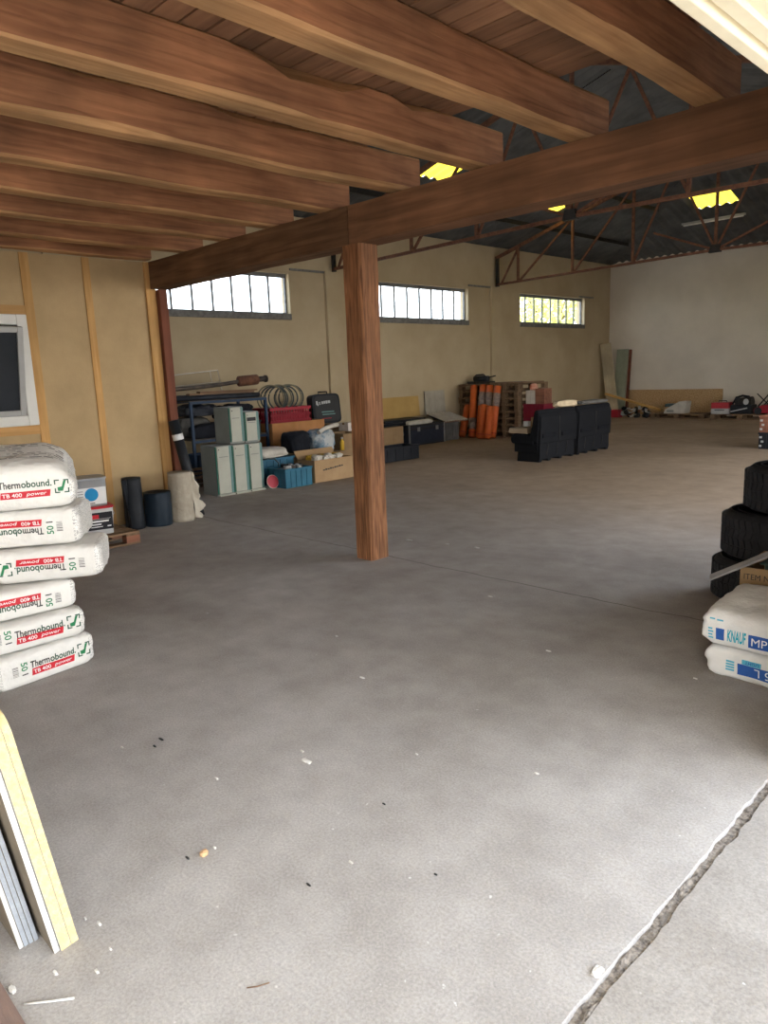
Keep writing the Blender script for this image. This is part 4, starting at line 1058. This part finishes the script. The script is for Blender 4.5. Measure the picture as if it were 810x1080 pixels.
crate('plastic_crate', 'blue plastic crate at the back, right beside the cabinets, under white cloth', (-8.75, 6.10, 0), PI / 2, .62, .45, .385, M['bluecrate2'])
lump('white_cloth', 'crumpled white cloth piled on the rear blue crate', 'cloth', (-8.98, 6.42, .386), (.4, .58, .15), 11, M['whitecloth'])
t_ = thing('blue_cable', 'dark cable looped over the rear blue crate', 'cable', (-8.7, 6.25, .37))
B().tube([(-.02, -.12, .02), (.04, -.06, .03), (.05, .04, .02), (.045, .12, -.05), (.045, .10, -.12)], .011, 8).build('cable_loop', M['hose'], t_)
crate('plastic_crate', 'bright blue plastic crate of scrap metal in front, beside the red disc', (-8.22, 6.15, 0), PI / 2, .48, .40, .275, M['bluecrate'])
rnd = random.Random(6)
for k in range(12):
    x, y = -8.27 - rnd.uniform(.03, .3), 6.2 + rnd.uniform(0, .38)
    a = rnd.uniform(0, 6.28); q = Vector((math.cos(a), math.sin(a), rnd.uniform(-.2, .3))) * .055
    p = Vector((x, y, .285)); m_ = [M['darkbox'], M['pvc2'], M['exh']][k % 3]
    bb = B()
    if k % 2: bb.cyl(p - q, p + q, .022, .03, 12)
    else: bb.bar(p - q, p + q, .045, .03)
    o = bb.build('scrap_part', m_); tag(o, ['black', 'grey', 'rusty brown'][k % 3] + ' scrap part heaped in the front blue crate', 'scrap part', ['black', 'grey', 'rusty brown'][k % 3] + ' scrap parts in the blue crate')
b = B(); b.box(-8.58, -8.25, 6.18, 6.60, .014, .255); o = b.build('scrap_filling', M['darkbox']); tag(o, 'dark mass of scrap filling the front blue crate', 'scrap'); o['kind'] = 'stuff'
t_ = thing('red_disc', 'round red lid with pale rim standing between cabinets and blue crate', 'lid', (-8.40, 6.055, 0))
t_.rotation_euler = (0, math.radians(-14), 0)
B().cyl((0, 0, .1), (.03, 0, .1), .092, n=32).build('disc_face', mat('red_pink', (.50, .07, .09), (.42, .05, .07), 6, .5), t_)
B().tube([(.02, .094 * math.cos(2 * PI * k / 40), .1 + .094 * math.sin(2 * PI * k / 40)) for k in range(40)], .007, 8, closed=True).build('rim', M['whitecloth'], t_)
cb = carton((-8.28, 6.735, 0), PI / 2, .76, .40, .33, 'wide open cardboard box of scraps on the floor beside the post', (0, 1, 0, 0))
for k in range(9): B().box(.16 + .045 * k, .195 + .045 * k, -.002, 0, .165 + .004 * k, .183 + .004 * k + .006 * (k % 2)).build('print_mark', M['ink'], cb)
rnd = random.Random(9)
for k in range(10):
    x, y = -8.36 - rnd.uniform(0, .22), 6.85 + rnd.uniform(0, .5)
    o = lump('packing_scrap', ('yellowish' if k % 3 == 0 else 'white') + ' crumpled packing scrap in the wide open cardboard box', 'packing scrap', (x, y, .30), (.11, .14, .085), k, M['yellow'] if k % 3 == 0 else M['whitecloth'], ('yellowish' if k % 3 == 0 else 'white') + ' packing scraps', .3)
b = B(); b.box(-8.66, -8.30, 6.75, 7.48, .008, .30); o = b.build('packing_filling', M['cardin']); tag(o, 'brown packing paper filling the wide open cardboard box', 'packing paper'); o['kind'] = 'stuff'

# ------------------------------------------------------------------ right of the post, along the wall
crate('black_crate', 'low black open crate on the floor just right of the post', (-9.02, 8.80, 0), PI / 2, 1.02, .42, .255, M['darkbox'])
rc = thing('flight_case', 'large black flight case with metal edges on the floor by the wall', 'case', (-10.63, 11.29, 0), PI / 2)
L_, W_, H_ = 1.16, .42, .44
M['case'] = mat('case_laminate', (.03, .035, .05), (.022, .026, .038), 5, .4); M['alu'] = mat('aluminium_edge', (.32, .31, .29), (.25, .24, .23), 6, .4, metal=.5)
B().box(.01, L_ - .01, .01, W_ - .01, .01, H_ * .78).build('case_bottom', M['case'], rc); B().box(.01, L_ - .01, .01, W_ - .01, H_ * .79, H_ - .01).build('case_lid', M['case'], rc)
b = B()
for x in (0, L_ - .03):
    for y in (0, W_ - .03): b.box(x, x + .03, y, y + .03, 0, H_)
b.build('corner_edge', M['alu'], rc)
b = B()
for z in (0, H_ * .77, H_ - .03):
    for y in (0, W_ - .03): b.box(.03, L_ - .03, y, y + .03, z, z + .03)
    for x in (0, L_ - .03): b.box(x, x + .03, .03, W_ - .03, z, z + .03)
b.build('long_edge', M['darksteel'], rc)
for x in (.25, .85): B().box(x, x + .08, -.012, 0, H_ * .68, H_ * .88).build('latch', M['alu'], rc)
for s_, x0 in (('x4', .13),):
    v, f = text_verts(s_, .085, .12, .22, .14, .012); strip_bm(v, f, lambda u, q: Vector((-.0015, W_ - u, q)), .5).build('stencil_mark', M['pvc2'], rc)
closed_box('cardboard_box', 'tan cardboard box left of the flight case, under the flat dark case', (-10.72, 10.58, 0), PI / 2, .62, .42, .44)
fc = thing('flat_case', 'flat dark case lying on the tan box and the flight case', 'case', (-10.86, 10.8, .441), PI / 2)
B().box(0, 1.28, 0, .5, 0, .06).build('case_bottom', M['darkbox'], fc, bevel=.01); B().box(0, 1.28, 0, .5, .064, .125).build('case_lid', M['darkbox'], fc, bevel=.01); B().box(.55, .75, -.02, 0, .05, .075).build('carry_handle', M['darkbox'], fc)
o = lump('canvas_roll', 'pale folded canvas lying along the top of the flight case', 'canvas', (-10.74, 11.75, .441), (.15, .85, .10), 5, M['whitecloth'])
M['tanboard'] = mat('tan_board', (.46, .30, .105), (.40, .25, .085), 3, .8)
o = B().box(0, 1.30, 0, .018, 0, .46).build('tan_board', M['tanboard'], loc=(-11.40, 11.19, .566), rot=(math.radians(-6), 0, PI / 2), bevel=.002); tag(o, 'long yellow-brown board leaning against the wall on the flat dark case', 'board')
o = B().box(0, .70, 0, .03, 0, 1.12).box(.06, .10, -.004, 0, .62, .85).box(.5, .52, -.004, 0, .5, .8).build('stone_slab', mat('grey_slab', (.38, .34, .27), (.29, .26, .21), 5, .9, bump=.3), loc=(-11.36, 12.72, 0), rot=(math.radians(-5), 0, PI / 2), bevel=.004); tag(o, 'stained grey slab leaning against the wall behind the slatted base', 'slab')
crate('grey_crate', 'grey crate under the slatted base, between flight case and orange rolls', (-10.72, 12.50, 0), PI / 2, .55, .5, .40, M['grimgrey'])
sb = thing('slatted_base', 'slatted wooden base with striped slats lying on the grey crate', 'slatted base', (-10.68, 12.49, .41), PI / 2)
sb.rotation_euler = (math.radians(16), 0, PI / 2)
B().box(0, .86, 0, .04, 0, .035).box(0, .86, .52, .56, 0, .035).build('side_rail', M['oldwood'], sb)
B().box(.02, .84, .04, .52, .005, .02).build('backing', M['darkbox'], sb)
for k in range(9): B().box(.03 + .092 * k, .03 + .092 * k + .05, -.01, .57, .035, .05).build('slat', M['whitecloth'], sb)

# ------------------------------------------------------------------ pallet stacks and orange rolls
pp = pallet('wooden_pallet', 'wooden pallet at the bottom of the right-hand stack by the wall', (-9.66, 13.9, 0), PI / 2, 1.2, .8, .152, 'pallets in the right-hand stack')
ordn = ['bottom', 'second', 'third', 'fourth', 'fifth', 'sixth', 'seventh', 'top']
rnd = random.Random(7)
for k in range(1, 8): dup(pp, (-9.66 + rnd.uniform(-.015, .015), 13.9 + rnd.uniform(-.02, .02), .1525 * k), PI / 2, 'wooden pallet, %s from the floor in the stack right of the orange rolls' % ordn[k] if k < 7 else 'wooden pallet on top of the stack right of the orange rolls', 'pallets in the right-hand stack')
for k in range(0, 8): dup(pp, (-10.60 + rnd.uniform(-.015, .015), 13.92 + rnd.uniform(-.02, .02), .1525 * k), PI / 2, 'wooden pallet, %s in the stack behind the orange rolls' % (ordn[k] + (' from the floor' if 0 < k < 7 else ' one')), 'pallets in the left-hand stack')
o = B().box(-10.45, -9.50, 13.86, 14.7, 1.226, 1.25).build('plywood_sheet', M['oldwood'], bevel=.002); tag(o, 'brown plywood sheet lying on top of the right-hand pallet stack', 'plywood sheet')
M['orange'] = mat('orange_film', (.58, .125, .035), (.48, .095, .025), 5, .5, bump=.2)
M['rolllab'] = mat('roll_label', (.13, .10, .09), (.30, .22, .18), 30, .6)
def oroll(x0, y0, x1, y1, r, h, lab, band, group):
    t = thing('membrane_roll', lab, 'roll', (x0, y0, 0), 0, group)
    d = Vector((x1 - x0, y1 - y0, h)); lift = r * d.xy.length / d.length; a = Vector((0, 0, lift)); q = d.normalized()
    B().cyl(a, a + d, r, n=24).build('roll_body', M['orange'], t)
    for f0, f1, m_ in band: B().cyl(a + d * f0, a + d * f1, r + .0025, n=24).build('label_band' if m_ == 'l' else 'strap', M['rolllab'] if m_ == 'l' else M['redplastic'], t)
    B().cyl(a + d, a + d + q * .001, r * .4, n=16).build('core', M['cardin'], t)
T_ = [(.07, .085, 's'), (.60, .86, 'l')]
oroll(-10.62, 13.40, -10.80, 13.74, .083, 1.16, 'tall orange roll slanting to the left, dark label at its foot', [(.07, .085, 's'), (.14, .36, 'l')], 'tall orange rolls')
oroll(-10.42, 13.42, -10.55, 13.76, .083, 1.17, 'second tall orange roll from the left, grey label near its top', T_, 'tall orange rolls')
oroll(-10.23, 13.42, -10.35, 13.76, .083, 1.16, 'third tall orange roll from the left, behind a short roll', T_, 'tall orange rolls')
oroll(-10.05, 13.42, -10.13, 13.76, .083, 1.14, 'tall orange roll furthest to the right, next to the bare pallet ends', T_, 'tall orange rolls')
oroll(-10.88, 13.36, -10.98, 13.72, .083, .68, 'short orange roll at the far left, beside the slanting tall one', [(.1, .12, 's')], 'short orange rolls')
oroll(-10.22, 13.20, -10.26, 13.40, .083, .74, 'short orange roll left of the other one in front of the tall rolls', [(.1, .12, 's')], 'short orange rolls')
oroll(-10.03, 13.20, -10.07, 13.40, .083, .70, 'short orange roll at the right in front of the tall rolls', [(.1, .12, 's')], 'short orange rolls')
t_ = thing('power_tool', 'dark power tool lying on top of the left-hand pallet stack', 'tool', (-11.0, 14.3, 1.22), math.radians(8))
B().box(-.34, .3, -.12, .12, 0, .06).build('base_plate', M['darksteel'], t_, bevel=.01); B().cyl((-.2, 0, .12), (.18, 0, .12), .07, n=18).build('motor', M['darkbox'], t_); B().tube([(-.22, 0, .16), (-.15, 0, .21), (.05, 0, .22), (.12, 0, .16)], .018, 8).build('handle', M['darkbox'], t_); B().bar((.1, 0, .13), (.36, .02, .18), .05, .03).build('guide_bar', M['darksteel'], t_)
crate('red_crate', 'dark red crate right of the pallet stack, behind the black seats', (-9.60, 14.0, 0), 0, .54, .45, .75, mat('wine_plastic', (.20, .015, .03), (.15, .01, .025), 5, .5))
closed_box('white_carton', 'beige carton standing on the dark red crate', (-9.57, 14.06, .752), 0, .24, .3, .30, M['whitecloth'])
closed_box('cardboard_box', 'dark brown box at the right on top of the dark red crate', (-9.32, 14.06, .752), 0, .24, .3, .34, M['palred'], tape=False)
o = B().lathe([(.0, 0), (.085, .005), (.095, .05), (.085, .13), (.04, .15), (0, .155)], (-9.45, 14.2, 1.054), 20).build('orange_cap', mat('orange_bag', (.5, .12, .06), (.6, .4, .3), 12, .6)); tag(o, 'small orange and white package on the beige carton', 'package')

# ------------------------------------------------------------------ black van seats
M['seat'] = mat('seat_fabric', (.011, .0115, .014), (.007, .0075, .009), 12, .95, bump=.3, spec=.12)
M['seatp'] = mat('seat_plastic', (.009, .0095, .0115), (.006, .0065, .008), 6, .8, spec=.15)
def rounded(prof, r=.03): return prof
def van_seat(loc, wdt, label):
    t = thing('van_seat', label, 'seat', loc, -PI / 2, 'black van seats')
    h2 = wdt / 2
    for k in range(2):
        x0, x1 = k * h2 + .008, (k + 1) * h2 - .008
        B().prism([(.02, .30), (.46, .28), (.46, .43), (.30, .455), (.06, .465), (.0, .43), (-.01, .36)], x0, x1, 'x').build('cushion', M['seat'], t, bevel=.025)
    B().prism([(.36, .40), (.53, .30), (.56, .60), (.565, .78), (.55, .85), (.50, .875), (.46, .84), (.42, .62)], .01, wdt - .01, 'x').build('backrest', M['seat'], t, bevel=.035)
    B().prism([(.53, .30), (.578, .30), (.592, .60), (.592, .74), (.565, .80), (.55, .76), (.55, .55)], .03, wdt - .03, 'x').build('back_shell', M['seatp'], t, bevel=.02)
    for k in (0, 1): B().box(k * h2 + .10, (k + 1) * h2 - .08, .582, .602, .40, .47).build('back_pocket', M['seat'], t, bevel=.008)
    B().box(h2 - .006, h2 + .006, .588, .597, .34, .74).build('back_seam', M['darksteel'], t)
    B().box(.03, wdt - .03, .06, .52, .16, .30).build('seat_frame', M['seatp'], t, bevel=.01)
    for x in (.05, wdt * .36, wdt * .66, wdt - .13):
        B().prism([(.10, 0), (.54, 0), (.56, .34), (.50, .30), (.12, .2)], x, x + .08, 'x').build('leg', M['seatp'], t, bevel=.006)
    B().box(.05, wdt - .05, .53, .555, .04, .34).build('lower_cover', M['seatp'], t, bevel=.008)
    for x in (wdt * .25, wdt * .5, wdt * .75): B().tube([(x, .557, .30), (x + .03, .566, .2), (x + .05, .562, .1)], .007, 6).build('release_strap', M['darksteel'], t)
    return t
van_seat((-7.27, 11.40, 0), 1.18, 'black double van seat with its back to us, left one, nearer the post')
van_seat((-7.27, 12.63, 0), 1.20, 'black double van seat with its back to us, right one, further away')
o = B().box(-7.33, -6.96, 10.26, 10.72, .469, .56).build('foam_pad', mat('beige_pad', (.40, .30, .20), (.33, .25, .165), 5, .9), bevel=.012); tag(o, 'beige pad lying on the cushion of the left van seat', 'pad')
closed_box('cardboard_box', 'small brown box on the left van seat behind the beige pad', (-7.22, 10.76, .468), 0, .28, .26, .24)
o = B().box(-7.27, -7.17, 10.60, 10.68, .561, .65).build('paper_packet', M['whiteink'], bevel=.003); tag(o, 'small white packet standing on the beige pad', 'packet')
lump('cloth_bundle', 'cream cloth bundle lying on top of the left van backrest', 'cloth', (-6.80, 11.18, .878), (.20, .62, .11), 6, mat('cream_cloth', (.58, .47, .31), (.5, .4, .26), 6, .9, bump=.3))
lump('cloth_bundle', 'dark cloth draped on top of the right van backrest', 'cloth', (-6.78, 12.05, .878), (.2, .95, .07), 16, M['grimgrey'])
lump('paper_bundle', 'white crumpled paper stuck at the left end of the van backrest', 'paper', (-6.99, 11.20, .470), (.18, .2, .38), 26, M['whitecloth'])

# ------------------------------------------------------------------ far end of the hall
M['osb'] = mat('chip_board', (.50, .33, .17), (.32, .19, .085), 34, .85, bump=.2, lo=.4, hi=.6)
o = B().box(-10.83, -7.97, YB - .04, YB - .018, .0, .77).build('chipboard_sheet', M['osb'], rot=(0, 0, 0)); tag(o, 'long chipboard sheet standing against the back wall', 'board')
M['planklite'] = wood('pale_plank', (.52, .44, .30), (.44, .36, .23), 'z')
o = B().bar((-10.93, 20.75, .0), (-11.30, 20.85, 2.2), .32, .03, up=(.5, -.85, 0)).build('pale_plank', M['planklite'], bevel=.003); tag(o, 'tall pale plank leaning into the far corner of the hall', 'plank')
o = B().box(-.19, .19, 0, .02, 0, 2.02).build('green_panel', mat('greenish_panel', (.32, .34, .25), (.26, .28, .21), 4, .4), loc=(-11.02, 21.2, 0), rot=(math.radians(-6), 0, 0)); tag(o, 'greenish panel standing in the far corner beside the pale plank', 'panel')
o = B().box(-.035, .035, 0, .05, 0, 2.0).build('brown_batten', M['redpost'], loc=(-10.77, 21.2, 0), rot=(math.radians(-6), 0, 0)); tag(o, 'thin brown batten standing right of the greenish panel', 'batten')
M['yplank'] = wood('yellow_plank', (.62, .38, .12), (.52, .30, .09), 'x')
o = B().bar((-11.0, 20.38, .70), (-9.30, 20.38, .235), .14, .05).build('yellow_plank', M['yplank']); tag(o, 'yellow plank sloping down over the scrap heap at the far wall', 'plank')
pa = pallet('wooden_pallet', 'flat pallet with the small white machine before the chipboard', (-9.52, 20.25, 0), 0, 1.5, .8, .13)
pb = pallet('wooden_pallet', 'flat pallet with red toolbox and mower near the back wall', (-7.76, 20.05, 0), 0, 1.5, .8, .15)
t_ = thing('white_appliance', 'small white machine with a dark top on the pallet before the chipboard', 'appliance', (-9.2, 20.36, .131))
B().prism([(0, 0), (.62, 0), (.66, .34), (.45, .34), (.05, .12)], 0, .35, 'y').build('housing', M['whitecloth'], t_, bevel=.02); B().box(.02, .40, .03, .32, .18, .27).build('top_unit', mat('petrol_plastic', (.06, .10, .12), (.04, .075, .09), 5, .5), t_, bevel=.02); B().box(.1, .3, -.01, 0, .04, .10).build('vent', M['cabside'], t_)
t_ = thing('tool_chest', 'red tool chest with grey bottom drawer on the far pallet', 'tool chest', (-7.77, 20.1, .151))
B().box(0, .45, 0, .4, 0, .14).build('drawer', M['pvc2'], t_, bevel=.01); B().box(0, .45, 0, .4, .145, .30).build('chest_body', mat('red_paint', (.45, .05, .06), (.38, .04, .05), 5, .4), t_, bevel=.012); B().tube([(.12, .2, .3), (.12, .2, .34), (.33, .2, .34), (.33, .2, .3)], .012, 8).build('handle', M['darkbox'], t_); B().box(.1, .35, -.012, 0, .09, .11).build('drawer_pull', M['darksteel'], t_)
t_ = thing('compressor', 'dark motor unit with curved top beside the red tool chest', 'machine', (-7.30, 20.15, .151)); t_.scale = (.8, 1, 1)
B().box(0, .68, 0, .42, 0, .24).build('base', M['darkbox'], t_, bevel=.03); B().cyl((.12, .21, .26), (.62, .21, .30), .15, n=24).build('tank', M['darksteel'], t_); B().tube([(.0, .2, .25), (.1, .2, .42), (.3, .2, .47), (.5, .2, .44), (.6, .2, .3)], .03, 10).build('guard', M['darkbox'], t_); B().cyl((.5, .0, .32), (.5, -.02, .32), .08, n=20).build('wheel', M['pvc2'], t_); B().bar((.02, -.02, .06), (.55, -.02, .16), .02, .03).build('lever', M['pvc2'], t_)
t_ = thing('lawn_mower', 'red lawn mower with dark push handle at the right edge', 'mower', (-6.70, 20.1, .151))
B().prism([(0, .03), (.95, .03), (.98, .14), (.7, .24), (.2, .24), (0, .14)], 0, .5, 'y').build('deck', M['redplastic'], t_, bevel=.03); B().cyl((.45, .25, .24), (.45, .25, .36), .13, n=20).build('engine', M['darkbox'], t_)
for x in (.12, .85):
    for y in (-.03, .5): B().cyl((x, y, .09), (x, y + .03, .09), .09, n=20).build('wheel', M['rubber'], t_)
B().tube([(.10, .04, .2), (.62, .04, .86), (.66, .25, .9), (.62, .46, .86), (.10, .46, .2)], .016, 8).build('push_handle', M['darksteel'], t_)
B().tube([(.0, .25, .52), (.3, .25, .22), (.5, .25, .3)], .014, 8).build('lever', M['darksteel'], t_)
# scrap heap in the far left corner
crate('red_crate', 'small dark red crate at the left of the far scrap heap', (-10.82, 20.25, 0), 0, .28, .3, .22, M['redplastic'])
rnd = random.Random(21)
SC = [('metal_bracket', 'grey', M['pvc2']), ('machine_part', 'dark', M['darkbox']), ('pipe_elbow', 'rusty', M['rust']), ('plastic_sheet', 'white', M['whitecloth']), ('machine_part', 'black', M['darksteel'])]
for k in range(22):
    nm, cl, mm = SC[k % 5]; lay = k // 8
    x = -10.40 + (k % 8) * .115 + rnd.uniform(-.03, .03); y = 20.28 + rnd.uniform(0, .3); z = .065 + .095 * lay; bb = B()
    a = rnd.uniform(0, 6.28); p = Vector((x, y, z)); q = Vector((math.cos(a) * .10, math.sin(a) * .10, rnd.uniform(-.03, .03)))
    if nm == 'metal_bracket': bb.bar(p - q, p + q, .07, .02).bar(p + q, p + q + Vector((0, 0, .09)), .07, .02, up=(0, 1, 0))
    elif nm == 'pipe_elbow': bb.tube([p - q, p, p + Vector((0, 0, .06)) + q * .4], .03, 10)
    elif nm == 'plastic_sheet': bb.grid(lambda u, v: (p.x + (u - .5) * .22, p.y + (v - .5) * .2, p.z + .05 * math.sin(5 * u + k) * math.cos(4 * v)), 8, 8)
    else: bb.cyl(p - q * .7, p + q * .7, .055, .065, 14).cyl(p + q * .7, p + q, .03, n=10)
    o = bb.build(nm, mm); tag(o, '%s %s in the scrap heap below the yellow plank' % (cl, nm.replace('_', ' ')), 'scrap', '%s %ss in the far scrap heap' % (cl, nm.replace('_', ' ')))
# crates at the right edge of the hall
c1 = crate('bottle_crate', 'lower red and black crate at the right edge of the hall', (-4.42, 13.62, 0), 0, .6, .4, .29, M['darkbox'], group='crates at the right edge')
c2 = crate('bottle_crate', 'upper red and black crate at the right edge of the hall', (-4.42, 13.62, .292), 0, .6, .4, .29, M['palred'], group='crates at the right edge')
for c_ in (c1, c2):
    for k in range(3): B().box(.012 + .028 * (k % 2), .055 + .028 * (k % 2), -.016, -.012, .04 + .075 * k, .075 + .075 * k).build('pale_mark', M['pvc2'], c_)

# ------------------------------------------------------------------ crumbs on the floor
M['crumb'] = mat('plaster_crumb', (.72, .70, .66), (.6, .58, .55), 30, .9)
def pebble(name, label, cat, loc, dims, seed, mtl, group=None): return lump(name, label, cat, loc, dims, seed, mtl, group, .35)
for k, (x, y, s_) in enumerate([(-4.588, 4.828, .07), (-2.204, 1.661, .05), (-2.635, 2.381, .03), (-2.28, 1.70, .02), (-4.2, 4.92, .03), (-3.9, 4.97, .05), (-3.2, 2.7, .02), (-2.95, 3.9, .035), (-1.89, .42, .035), (-1.86, .52, .02), (-1.78, .60, .018), (-1.83, .66, .012), (-2.0, .66, .014), (-1.95, .68, .02), (-1.60, 1.36, .018), (-2.0, 1.1, .016), (-2.37, 1.34, .02), (-1.9, 2.0, .014), (-2.9, 1.2, .02), (-1.45, 2.2, .02), (-2.1, 3.3, .03), (-1.35, 3.45, .02)]):
    pebble('plaster_crumb', 'tiny white plaster crumb lying on the concrete floor', 'crumb', (x, y, 0), (s_, s_ * .4, .005), k, M['crumb'], 'plaster crumbs on the floor')
M['chipw'] = mat('wood_chip', (.62, .40, .22), (.5, .3, .16), 20, .8)
pebble('wood_chip', 'light brown wood chip alone on the floor in front of the boards', 'wood chip', (-1.993, 1.056, 0), (.02, .026, .016), 4, M['chipw'])
for k, (x, y, s_) in enumerate([(-2.836, 1.35, .04), (-2.02, 1.01, .025), (-1.62, 1.20, .022), (-1.75, 1.66, .018), (-1.36, 1.5, .014), (-2.8, 1.30, .025)]):
    pebble('dark_crumb', 'tiny dark crumb lying on the concrete floor', 'crumb', (x, y, 0), (s_ * .8, s_ * .25, .005), k + 50, M['ink'], 'dark crumbs on the floor')
o = B().tube([(-1.435, .845, .004), (-1.418, .865, .005), (-1.405, .895, .004)], .0016, 6).build('twig', M['oldwood']); tag(o, 'thin dark twig on the floor in the foreground', 'twig')
o = B().tube([(-1.815, .425, .004), (-1.77, .475, .006), (-1.735, .52, .006)], .003, 6).build('white_stick', M['crumb']); tag(o, 'thin white stick on the floor by the reddish plywood sheet', 'stick')

pebble('mortar_lump', 'broken mortar lump beside the door joint in the foreground', 'mortar', (-.803, 1.50, 0), (.022, .035, .012), 71, M['crumb'])
